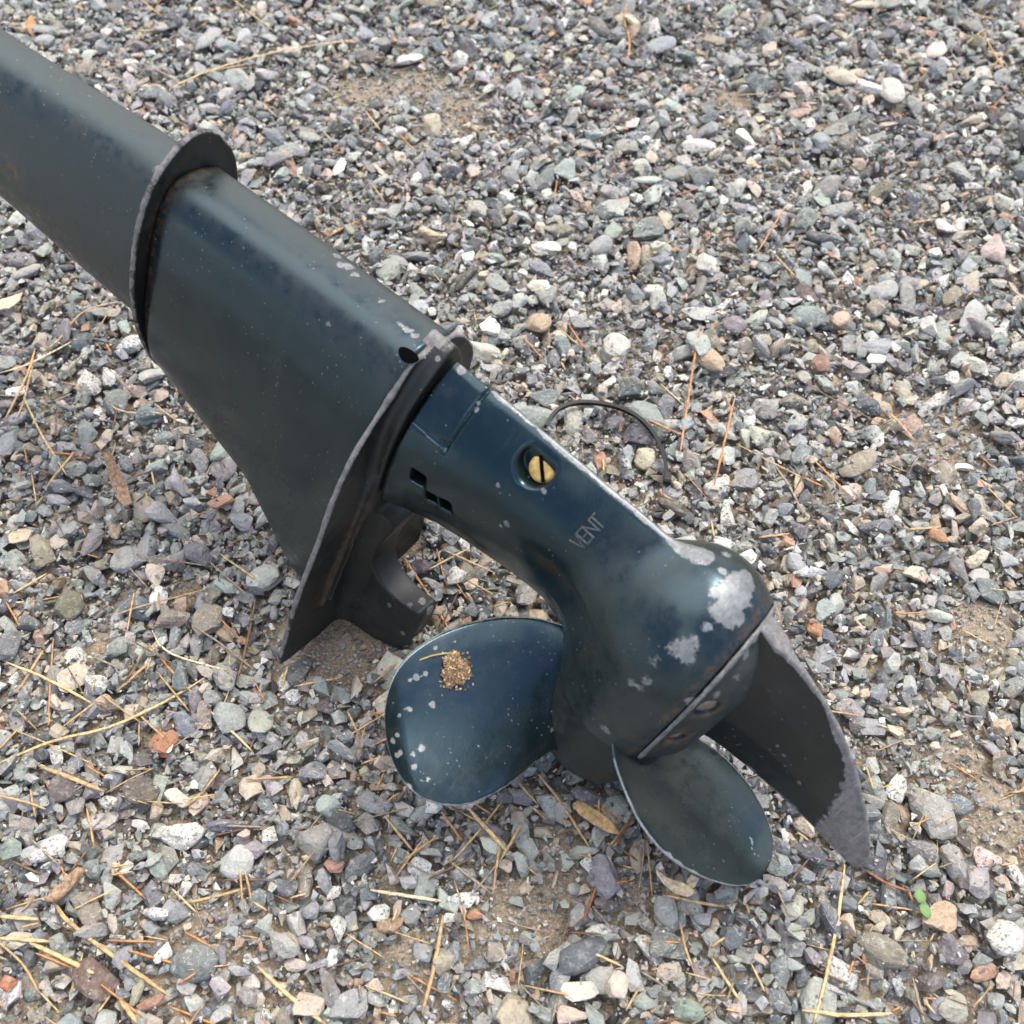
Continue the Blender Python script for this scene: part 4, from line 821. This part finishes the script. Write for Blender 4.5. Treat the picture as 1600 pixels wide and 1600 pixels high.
NEED = [  # photo points, width mm, tint, kind, label
 ([(0, 1198), (58, 1168), (120, 1150), (175, 1138), (250, 1102), (320, 1063)], 2.2, 'straw', 'twig', 'longest curved straw twig sweeping up from the left border below the cavitation plate'),
 ([(12, 1037), (75, 1063), (147, 1103)], 2.0, 'straw', 'needle', 'straight straw needle sloping down right above the longest curved twig'),
 ([(155, 1100), (103, 1138)], 1.8, 'tan', 'needle', 'short tan needle forming a corner with the straight straw needle at left'),
 ([(85, 1000), (78, 1136)], 1.2, 'orange', 'needle', 'thin upright orange needle crossing the straight straw needle near the left border'),
 ([(68, 1018), (30, 1080)], 2.2, 'tan', 'needle', 'short tan needle leaning left of the thin upright orange needle'),
 ([(232, 1005), (292, 1077)], 1.7, 'orange', 'needle', 'orange needle running down right to the end of the longest curved twig'),
 ([(240, 988), (255, 1022), (358, 1053)], 1.5, 'pale', 'needle', 'pale bent needle just above the end of the longest curved twig'),
 ([(238, 1034), (183, 1080)], 2.3, 'tan', 'needle', 'stout tan needle right of the brown orange pebble at left'),
 ([(180, 964), (240, 946), (328, 925)], 1.3, 'tan', 'needle', 'thin tan needle lying across stones beneath the dark slate stone'),
 ([(72, 895), (22, 929)], 1.8, 'straw', 'needle', 'short straw needle pointing at the olive pebble from upper left'),
 ([(275, 820), (325, 880), (392, 936)], 1.3, 'grey', 'needle', 'grey brown bent needle left of the low tip of the cavitation plate'),
 ([(215, 873), (335, 889)], 1.2, 'grey', 'needle', 'thin grey needle lying level beside the purple triangular stone'),
 ([(400, 935), (388, 1000), (374, 1067)], 2.2, 'brown', 'needle', 'upright reddish brown stem just left of the cavitation plate tip'),
 ([(305, 985), (352, 1012), (402, 1052)], 1.3, 'grey', 'needle', 'grey thin needle crossing behind the upright brown stem'),
 ([(332, 1115), (395, 1175)], 1.6, 'straw', 'needle', 'straw needle sloping down right beneath the upright brown stem'),
 ([(20, 1140), (80, 1165), (150, 1196)], 1.2, 'tan', 'needle', 'thin tan needle crossing under the longest curved twig at the left'),
 ([(188, 475), (130, 490), (100, 530), (72, 550)], 2.0, 'tan', 'twig', 'bent tan twig with a knobby brown end left of the flange ring'),
 ([(0, 585), (45, 570), (120, 532)], 2.1, 'pale', 'needle', 'pale straw stalk entering from the left border under the knobby twig'),
 ([(55, 545), (45, 590), (5, 660)], 2.3, 'tan', 'stalk', 'thick tan stalk leaning down left near the left border'),
 ([(53, 575), (40, 622), (26, 655)], 1.9, 'tan', 'stalk', 'shorter tan stalk lying beside the thick leaning stalk'),
 ([(38, 622), (65, 680), (108, 748)], 1.7, 'straw', 'needle', 'long straw needle sloping down right from the crossed tan stalks'),
 ([(180, 480), (146, 530)], 1.2, 'tan', 'needle', 'short thin needle below the knobby end of the bent twig'),
 ([(138, 550), (98, 585)], 1.5, 'grey', 'needle', 'short grey needle above the yellow stained granite stone'),
 ([(168, 632), (190, 648), (256, 649)], 1.2, 'straw', 'needle', 'bent straw needle beneath the grey green wedge stones'),
 ([(245, 636), (278, 660)], 1.5, 'tan', 'needle', 'short tan needle pointing at the leg from the bent straw needle'),
 ([(275, 578), (276, 616)], 1.5, 'orange', 'needle', 'short upright orange needle right under the flange ring'),
 ([(120, 712), (75, 768)], 2.6, 'tan', 'stalk', 'stout tan stalk left of the weathered wood chip'),
 ([(148, 692), (182, 738)], 1.4, 'brown', 'needle', 'dark brown needle ending at the weathered wood chip'),
 ([(65, 1200), (165, 1239)], 3.0, 'tan', 'stalk', 'broad flat tan stalk beneath the longest curved twig'),
 ([(0, 1247), (40, 1253), (74, 1266)], 1.7, 'tan', 'needle', 'tan needle entering from the left border below the broad flat stalk'),
 ([(345, 1205), (320, 1238), (288, 1262)], 1.9, 'tan', 'needle', 'tan needle lying over the large speckled granite stone at lower left'),
 ([(78, 1397), (100, 1437), (185, 1500), (264, 1556)], 2.7, 'tan', 'twig', 'long weathered twig running down right in the lower left'),
 ([(0, 1433), (62, 1437)], 2.6, 'straw', 'stalk', 'upper of two level straw stalks at the lower left border'),
 ([(0, 1468), (80, 1472)], 2.6, 'straw', 'stalk', 'lower of two level straw stalks at the lower left border'),
 ([(50, 1475), (100, 1498), (152, 1523)], 2.8, 'straw', 'stalk', 'split straw stalk lying on the brown and purple boulder'),
 ([(0, 1472), (40, 1505), (62, 1552)], 1.5, 'tan', 'needle', 'bent tan needle hanging down from the level straw stalks'),
 ([(292, 1409), (330, 1400), (390, 1385)], 2.0, 'tan', 'twig', 'tan twig lying over a sandy hollow at lower left'),
 ([(268, 1388), (305, 1424)], 1.4, 'straw', 'needle', 'short straw needle left of the sandy hollow at lower left'),
 ([(190, 1562), (217, 1600)], 3.0, 'tan', 'stalk', 'stout tan stalk leaving the lower border by the terracotta pebble'),
 ([(405, 1512), (455, 1560), (508, 1600)], 2.5, 'straw', 'stalk', 'clean straw stalk running off the lower border below the smooth grey stone'),
 ([(578, 1390), (690, 1408)], 2.2, 'pale', 'stalk', 'pale level stalk below the left propeller blade'),
 ([(692, 1430), (682, 1500), (660, 1582)], 2.6, 'tan', 'stalk', 'long upright stalk between the blue grey stone and the square stone at bottom'),
 ([(730, 1262), (760, 1296), (792, 1332)], 2.6, 'straw', 'stalk', 'broad straw stalk coming out from under the left propeller blade'),
 ([(785, 1253), (745, 1305), (703, 1350)], 1.5, 'tan', 'needle', 'thin tan needle crossing over the broad straw stalk under the left blade'),
 ([(781, 1322), (770, 1398)], 1.8, 'tan', 'needle', 'upright tan needle hanging from the end of the broad straw stalk'),
 ([(706, 1350), (768, 1396)], 1.8, 'grey', 'needle', 'grey brown needle closing the triangle below the left blade'),
 ([(602, 1278), (645, 1330)], 1.8, 'tan', 'needle', 'tan needle left below the chipped lower rim of the left blade'),
 ([(690, 1270), (722, 1313)], 1.6, 'orange', 'needle', 'short orange needle starting at the rim of the left blade'),
 ([(815, 1290), (782, 1345)], 2.0, 'tan', 'stalk', 'frayed tan stalk right of the broad straw stalk'),
 ([(841, 1213), (870, 1247), (905, 1300), (922, 1327)], 2.0, 'tan', 'twig', 'tan twig running down right from the gap between the two blades'),
 ([(893, 1237), (965, 1281)], 1.6, 'orange', 'needle', 'orange needle over the dark stone between the two blades'),
 ([(990, 1271), (960, 1326)], 1.9, 'red', 'needle', 'reddish needle touching the left rim of the lower blade'),
 ([(931, 1384), (922, 1415), (909, 1441)], 1.8, 'red', 'needle', 'short reddish needle beneath the purple grey notched stone'),
 ([(1008, 1303), (1004, 1350), (997, 1400)], 1.2, 'grey', 'needle', 'left of two thin upright needles beside the lower blade'),
 ([(1011, 1308), (1019, 1400)], 1.1, 'tan', 'needle', 'right of two thin upright needles beside the lower blade'),
 ([(1062, 1445), (1070, 1482), (1084, 1516)], 1.7, 'tan', 'needle', 'bent tan needle left of the long pale stone at bottom'),
 ([(1114, 1496), (1157, 1567)], 1.9, 'straw', 'needle', 'straw needle lying below the long pale stone at bottom'),
 ([(1318, 1352), (1304, 1450), (1290, 1522), (1268, 1602)], 2.1, 'straw', 'needle', 'longest upright straw needle running down from the skeg tip'),
 ([(1350, 1360), (1382, 1383), (1422, 1394)], 1.7, 'red', 'needle', 'reddish curved needle between skeg tip and green seedling'),
 ([(1250, 1580), (1320, 1589), (1392, 1584)], 2.4, 'straw', 'stalk', 'level straw stalk crossing the foot of the longest upright needle'),
 ([(1425, 1528), (1441, 1600)], 1.8, 'grey', 'needle', 'grey brown needle leaving the lower border right of the granite cobble'),
 ([(1360, 1412), (1426, 1421)], 1.2, 'tan', 'needle', 'thin tan needle touching the green seedling from the left'),
 ([(1350, 1200), (1360, 1238)], 1.5, 'tan', 'needle', 'short tan needle right of the skeg blade'),
 ([(1390, 1295), (1413, 1322)], 1.7, 'grey', 'needle', 'short grey brown needle above the big dark grey stone at right'),
 ([(1148, 622), (1115, 762)], 1.8, 'orange', 'needle', 'orange upright needle right of the cable tie and nearer the right side'),
 ([(1090, 525), (1075, 620), (1061, 716)], 1.9, 'orange', 'needle', 'long orange upright needle just right of the cable tie loop'),
 ([(975, 645), (1010, 660), (1065, 686)], 1.6, 'orange', 'needle', 'orange needle passing under the arc of the cable tie'),
 ([(1030, 603), (1076, 641)], 1.4, 'straw', 'needle', 'short straw needle above the arc of the cable tie'),
 ([(1268, 722), (1332, 781)], 1.7, 'orange', 'needle', 'straight orange needle in the middle of the right half'),
 ([(1205, 718), (1230, 752), (1256, 803)], 2.0, 'grey', 'needle', 'forked grey stalk in the middle of the right half'),
 ([(1150, 692), (1258, 750)], 1.3, 'tan', 'needle', 'thin brown needle crossing above the forked grey stalk'),
 ([(1230, 583), (1290, 618), (1370, 664)], 1.4, 'brown', 'needle', 'long dark needle passing the dark slate slab at right'),
 ([(1385, 645), (1430, 696)], 1.5, 'tan', 'needle', 'tan needle left of the brown pink stone at right'),
 ([(1530, 750), (1588, 813)], 1.5, 'tan', 'needle', 'thin needle near the right border above the sandy strip'),
 ([(1415, 830), (1465, 828)], 2.2, 'tan', 'needle', 'short level tan needle beside the orange wedge stone at right'),
 ([(1185, 841), (1232, 836)], 2.0, 'tan', 'needle', 'short level tan needle right above the gearcase nose'),
 ([(268, 146), (340, 112), (420, 90), (560, 66)], 2.2, 'straw', 'needle', 'longest straw needle in the upper left, above the leg'),
 ([(274, 140), (320, 120), (390, 106)], 2.0, 'tan', 'needle', 'shorter needle forking off the longest needle in the upper left'),
 ([(137, 121), (200, 104), (228, 102), (275, 130)], 1.9, 'grey', 'needle', 'grey bent needle left of the forked long needle'),
 ([(364, 0), (410, 38), (428, 52)], 2.2, 'tan', 'needle', 'broken brown twig at the top border left of centre'),
 ([(984, 0), (972, 38), (986, 72), (978, 102)], 1.9, 'orange', 'needle', 'kinked orange needle hanging from the top border near the middle'),
 ([(218, 0), (255, 30)], 1.9, 'tan', 'needle', 'short tan needle at the top border above the leg'),
 ([(1534, 58), (1567, 122)], 2.0, 'orange', 'needle', 'orange needle in the upper right corner area'),
 ([(1182, 400), (1226, 328)], 1.6, 'orange', 'needle', 'thin orange needle right of the white stone in the upper middle'),
 ([(1205, 390), (1252, 446)], 1.6, 'tan', 'needle', 'tan needle crossing below the thin orange needle in the upper middle'),
 ([(512, 369), (566, 345)], 1.9, 'orange', 'needle', 'short orange needle just above the leg housing'),
 ([(630, 870), (668, 926), (703, 987)], 1.7, 'orange', 'needle', 'orange needle seen through the gap behind the gearcase neck'),
 ([(690, 860), (772, 897)], 1.5, 'tan', 'needle', 'tan needle in the gap just below the gearcase neck'),
]
kinds = {'needle': ('dry_needle', 'pine needle', 'dry needles strewn over the gravel'), 'twig': ('dry_twig', 'twig', 'dry twigs strewn over the gravel'), 'stalk': ('straw_stalk', 'straw', 'dry stalks strewn over the gravel')}
for px, wid, tint, kd, lab in NEED:
    V_, F_ = fibre(lay(px, wid * .001), wid * .001); nm, cat, grp = kinds[kd]
    c0 = np.mean(V_, axis=0); me = mesh_py(nm, np.array(V_) - c0, F_); o = link(nm, me, LITM[tint]); o.location = c0
    tag(o, lab, cat, grp)
# small nameless litter
V_, F_ = [], []; litm = []
for k in range(900):
    x_, y_ = random.uniform(-60, 1660), random.uniform(-40, 1640); l_ = random.choice((18, 25, 35, 50, 60)) * (1 if y_ > 500 else .7); a_ = random.uniform(0, math.pi)
    if (x_ > 900 and y_ < 1150 and random.random() < .6) or (y_ < 700 and random.random() < .4): continue
    if x_ < 850 and y_ > 850: l_ *= 1.5
    p2 = (x_ + l_ * math.cos(a_), y_ + l_ * math.sin(a_) * .8); wv_ = random.uniform(.0007, .0019)
    g_ = on_ground(x_, y_); 
    if not (X0 + .05 < g_[0] < X1 - .05 and g_[1] < Y1 - .05 and g_[1] > Y0 + .05): continue
    g2_ = on_ground(*p2)
    if not (X0 + .05 < g2_[0] < X1 - .05 and g2_[1] < Y1 - .05 and g2_[1] > Y0 + .05): continue
    v_, f_ = fibre(lay([(x_, y_), p2], wv_), wv_, sides=4); off = len(V_); V_ += list(v_); F_ += [tuple(i + off for i in f) for f in f_]; litm += [k % 5] * len(f_)
me = mesh_py('needle_litter', V_, F_); lo_ = link('needle_litter', me)
for k_ in ('straw', 'tan', 'orange', 'grey', 'brown'): me.materials.append(LITM[k_])
me.polygons.foreach_set('material_index', litm); tag(lo_, 'short broken bits of dry needles and straw scattered among the stones', 'litter', kind='stuff')

# flat pieces: wood chip, leaves
def flake(name, outline, z_curl, thick, m, label, cat, lift=.0045, ridges=0):
    G = [on_ground(*p, .002) for p in outline]; C_ = np.mean(G, axis=0); z0 = np.percentile([topz(g[0], g[1]) for g in G], 75) + lift
    P2 = np.array([(g[0], g[1]) for g in G]); ctr = P2.mean(0); d_ = P2 - ctr; U_, S_, Vt = np.linalg.svd(d_); ax1 = Vt[0]; n = len(P2); V_, F_ = [], []
    ringsN = 6
    for sgn in (1, -1):
        for r_ in range(ringsN + 1):
            for k in range(n):
                q = ctr + d_[k] * (r_ / ringsN); u = float((q - ctr) @ ax1); v = float((q - ctr) @ Vt[1])
                z_ = z0 + z_curl * (u * u) * 60 - 30 * z_curl * v * v + (math.sin(v * ridges) * .0003 if ridges else 0) + sgn * thick / 2 * (1 if r_ < ringsN else .4)
                V_.append((q[0], q[1], z_))
    def id_(s_, r_, k): return s_ * (ringsN + 1) * n + r_ * n + k % n
    for s_ in (0, 1):
        for r_ in range(1, ringsN):
            for k in range(n):
                f = (id_(s_, r_, k), id_(s_, r_, k + 1), id_(s_, r_ + 1, k + 1), id_(s_, r_ + 1, k)); F_.append(f if s_ == 0 else f[::-1])
        F_.append(tuple(id_(s_, 1, k) for k in range(n)))
    for k in range(n): F_.append((id_(0, ringsN, k), id_(0, ringsN, k + 1), id_(1, ringsN, k + 1), id_(1, ringsN, k)))
    V_ = np.array(V_); c0 = V_.mean(0); me = mesh_py(name, V_ - c0, F_); fix_normals(me); o = link(name, me, m); o.location = c0; tag(o, label, cat); return o
WOOD = NT('weathered wood'); wc = WOOD.n('ShaderNodeTexWave'); wc.inputs['Scale'].default_value = 160; wc.inputs['Distortion'].default_value = 5; WOOD.l(WOOD.coord(), wc.inputs['Vector'])
WOOD.set(Base_Color=WOOD.mix(WOOD.step(wc.outputs['Fac'], .2, .8), (.22, .13, .08), (.46, .33, .23)), Roughness=.8); WOOD.bump(wc.outputs['Fac'], .7, .0012); WOOD = plain('weathered wood', (.30, .20, .13), .85, 0, 520, .5, .7, .0010)
flake('wood_chip', [(178, 740), (188, 734), (205, 765), (216, 800), (224, 812), (205, 812), (190, 790), (180, 765)], .5, .0022, WOOD, 'weathered brown wood chip lying left of the leg housing', 'wood chip', ridges=1500)
flake('dry_leaf', [(1020, 1364), (1035, 1375), (1048, 1380), (1062, 1384), (1076, 1392), (1083, 1403), (1070, 1408), (1052, 1402), (1034, 1388), (1022, 1374)], .6, .0007, LITM['pale'], 'pale frayed dry leaf touching the bottom of the lower blade', 'leaf', ridges=2200)
flake('leaf_tip', [(1068, 1385), (1075, 1373), (1088, 1380), (1080, 1394), (1074, 1394)], .6, .0006, LITM['pale'], 'small torn leaf piece between pale frayed leaf and lower blade', 'leaf', ridges=2200)
flake('dead_leaf', [(894, 1264), (906, 1259), (930, 1271), (951, 1285), (963, 1302), (965, 1312), (950, 1308), (925, 1293), (902, 1278)], .4, .0009, LITM['tan'], 'brown flat dead leaf between the two propeller blades', 'leaf', ridges=1500)
flake('wood_stick', [(128, 1358), (139, 1361), (128, 1380), (106, 1404), (92, 1414), (76, 1412), (86, 1396), (108, 1376)], .1, .0040, WOOD, 'short thick brown wood piece in the lower left', 'wood chip', ridges=1800)
flake('straw_leaf', [(0, 478), (20, 472), (42, 468), (36, 480), (20, 490), (0, 496)], .3, .0008, LITM['pale'], 'pale dry leaf blade at the left border below the leg', 'leaf', ridges=2000)
# thick stalk bits of the frayed leaf
V_, F_ = fibre(lay([(1035, 1400), (1080, 1410), (1132, 1417)], .0018), .0020); o = link('straw_stalk', mesh_py('straw_stalk', V_, F_), LITM['straw']); tag(o, 'straw stalk lying under the pale frayed leaf', 'straw', 'dry stalks strewn over the gravel')

# cable tie
tie = [(852, 672), (862, 655), (876, 642), (905, 633), (940, 634), (970, 641), (1000, 657), (1022, 682), (1036, 710), (1042, 738), (1042, 750)]
G = [on_ground(*p, .004) for p in tie]; zs = [max(topz(g[0], g[1], .004) + .0022, .005) for g in G]; zs = np.convolve(np.r_[zs[0], zs, zs[-1]], [.33, .34, .33], 'valid')
Pt = chaikin(np.array([(g[0], g[1], z_) for g, z_ in zip(G, zs)]), 2, False); V_, F_ = [], []; n = len(Pt)
s_ = np.r_[0, np.cumsum(np.linalg.norm(np.diff(Pt, axis=0), axis=1))]; nn_ = 240; u = np.linspace(0, s_[-1], nn_); Pt = np.stack([np.interp(u, s_, Pt[:, k]) for k in range(3)], 1)
for i in range(nn_):
    t = Pt[min(i + 1, nn_ - 1)] - Pt[max(i - 1, 0)]; t /= np.linalg.norm(t); sd_ = np.cross(t, (0, 0, 1)); sd_ /= np.linalg.norm(sd_); up = np.cross(sd_, t)
    hw, ht = .00085 + (.0002 if i % 2 else 0), .0019
    tiltv = sd_ * .25 + up; tiltv /= np.linalg.norm(tiltv); s2 = np.cross(t, tiltv)
    for a_, b_ in ((-1, -1), (1, -1), (1, 1), (-1, 1)): V_.append(Pt[i] + s2 * a_ * hw + tiltv * b_ * ht)
for i in range(nn_ - 1):
    for k in range(4): F_.append((i * 4 + k, i * 4 + (k + 1) % 4, (i + 1) * 4 + (k + 1) % 4, (i + 1) * 4 + k))
F_ += [(0, 1, 2, 3), tuple(nn_ * 4 - 4 + k for k in range(4))]
te_ = bpy.data.objects.new('cable_tie', None); COL.objects.link(te_); te_.location = Pt.mean(0)
tag(te_, 'thin black ribbed cable tie arching over the stones behind the gearcase', 'cable tie')
me = mesh_py('strap', np.array(V_) - Pt.mean(0), F_, False); fix_normals(me); link('strap', me, BLACKPL, te_)
bm = bmesh.new(); bmesh.ops.create_cube(bm, size=1); bmesh.ops.bevel(bm, geom=bm.edges[:], offset=.12, segments=2, affect='EDGES')
e_ = Pt[-1] - Pt[-8]; yaw = math.atan2(e_[1], e_[0])
for v in bm.verts: v.co = Vector((v.co.x * .0062, v.co.y * .0042, v.co.z * .0046))
bmesh.ops.rotate(bm, verts=bm.verts, cent=(0, 0, 0), matrix=Matrix.Rotation(yaw, 3, 'Z')); bmesh.ops.translate(bm, verts=bm.verts, vec=Vector(Pt[-1] - Pt.mean(0)) + Vector((0, 0, .0005)))
me = bpy.data.meshes.new('tie_head'); bm.to_mesh(me); bm.free(); link('tie_head', me, BLACKPL, te_)

# green seedling
LEAF = NT('seedling leaf'); LEAF.set(Base_Color=LEAF.mix(LEAF.noise(300, 4), (.075, .17, .03), (.13, .26, .06)), Roughness=.5); LEAF.b.inputs['Subsurface Weight'].default_value = .1; LEAF = LEAF.m
sg = on_ground(1436, 1413); z_ = topz(sg[0], sg[1], .003); sr = bpy.data.objects.new('seedling', None); COL.objects.link(sr); sr.location = (sg[0], sg[1], z_); tag(sr, 'tiny seedling with two oval green leaves growing between stones', 'seedling')
for px, sx_, sy_, an in (((1432, 1403), 10, 11, 100), ((1441, 1427), 9.5, 10.5, -72)):
    g = on_ground(*px) - sg; V_, F_ = [], []; nr, na_ = 5, 20; c, s_ = math.cos(R(an)), math.sin(R(an))
    for sgn in (1, -1):
        for r_ in range(nr + 1):
            for k in range(na_):
                a_ = 2 * math.pi * k / na_; u, v = .0032 * r_ / nr * math.cos(a_) , .0022 * r_ / nr * math.sin(a_) * (1 - .2 * math.cos(a_))
                V_.append((g[0] + u * c - v * s_, g[1] + u * s_ + v * c, .0025 + 40 * v * v - 22 * u * u + sgn * .00018 * (r_ < nr)))
    for s2 in (0, 1):
        for r_ in range(nr):
            for k in range(na_):
                b_ = s2 * (nr + 1) * na_; f = (b_ + r_ * na_ + k, b_ + (r_ + 1) * na_ + k, b_ + (r_ + 1) * na_ + (k + 1) % na_, b_ + r_ * na_ + (k + 1) % na_); F_.append(f if s2 == 0 else f[::-1])
    link('leaf', mesh_py('leaf', V_, F_), LEAF, sr)
V_, F_ = fibre([(0, 0, -.006), (0, 0, .002)], .0008); link('stem', mesh_py('stem', V_, F_), LEAF, sr)

# clump of mud on the left blade with a stalk stuck in it
bb = bvh_of([blades[0]]); MUD = plain('dried mud', (.27, .17, .085), .95, 0, 700, .5, .6, .0008); V_, F_ = [], []; hull = [hull_template(500 + k, 8) for k in range(8)]; mi = []
h0, n0 = cast(bb, 711, 1047); W0 = wld(h0)
for k in range(2600):
    a_, r_ = random.uniform(0, 6.283), (21 * math.sqrt(random.random()) if k % 60 else random.uniform(20, 34)); r_ *= 1 + .14 * math.sin(3 * a_ + 1) + .09 * math.sin(7 * a_); hx, nx = cast(bb, 711 + r_ * math.cos(a_) * .98, 1047 + r_ * math.sin(a_) * 1.22)
    if hx is None: continue
    TV, TF = hull[k % 8]; s_ = random.uniform(.0003, .0008); rm = rotmats(1, 1.5, RNG)[0]
    p = np.array(hx) + np.array(nx) * (math.sqrt(random.random()) * .0040 * max(0, 1 - (r_ / 26)**2)); P_ = (TV * s_ * (1.5, .9, .7)) @ rm.T + p; off = len(V_)
    V_ += [wld(q) - W0 for q in P_]; F_ += [tuple(int(i) + off for i in f) for f in TF]; mi += [random.choice((0, 0, 0, 0, 1, 3, 3, 4))] * len(TF)
me = mesh_py('mud_clump', V_, F_, False); o = link('mud_clump', me); o.location = W0
for m_ in (MUD, LITM['grey'], LITM['pale'], LITM['brown'], LITM['pale']): me.materials.append(m_)
me.polygons.foreach_set('material_index', mi); tag(o, 'crumbly brown clump of dried mud stuck on the left propeller blade', 'mud clump')
pts = []
for px in ((712, 1020), (695, 1021), (668, 1026), (640, 1038), (622, 1046)):
    hx, nx = cast(bb, *px); hx = hx if hx is not None else Vector(loc(pts[-1] + (ray(*px) - ray(668, 1026)) * .25)) ; pts.append(wld(np.array(hx) + np.array(nx if nx is not None else (0, 0, 0)) * .0012))
last = pts[2]; dd = on_ground(625, 1047) ; 
def at_depth(px, P_ref):
    o_ = CAM; dep = np.linalg.norm(P_ref - o_); r_ = ray(*px); return o_ + r_ / np.linalg.norm(r_) * dep
pts = [pts[0], pts[1], pts[2], at_depth((640, 1038), pts[2]), at_depth((618, 1047), pts[2])]
V_, F_ = fibre(pts, .0012); W1 = np.mean(V_, axis=0); o = link('dry_stalk', mesh_py('dry_stalk', np.array(V_) - W1, F_), plain('olive straw', (.34, .27, .10), .7, 0, 500)); o.location = W1; tag(o, 'thin olive straw stalk stuck into the mud clump on the blade', 'straw')
# park the motor's empty at its base without moving the castings
bpy.context.view_layer.update()
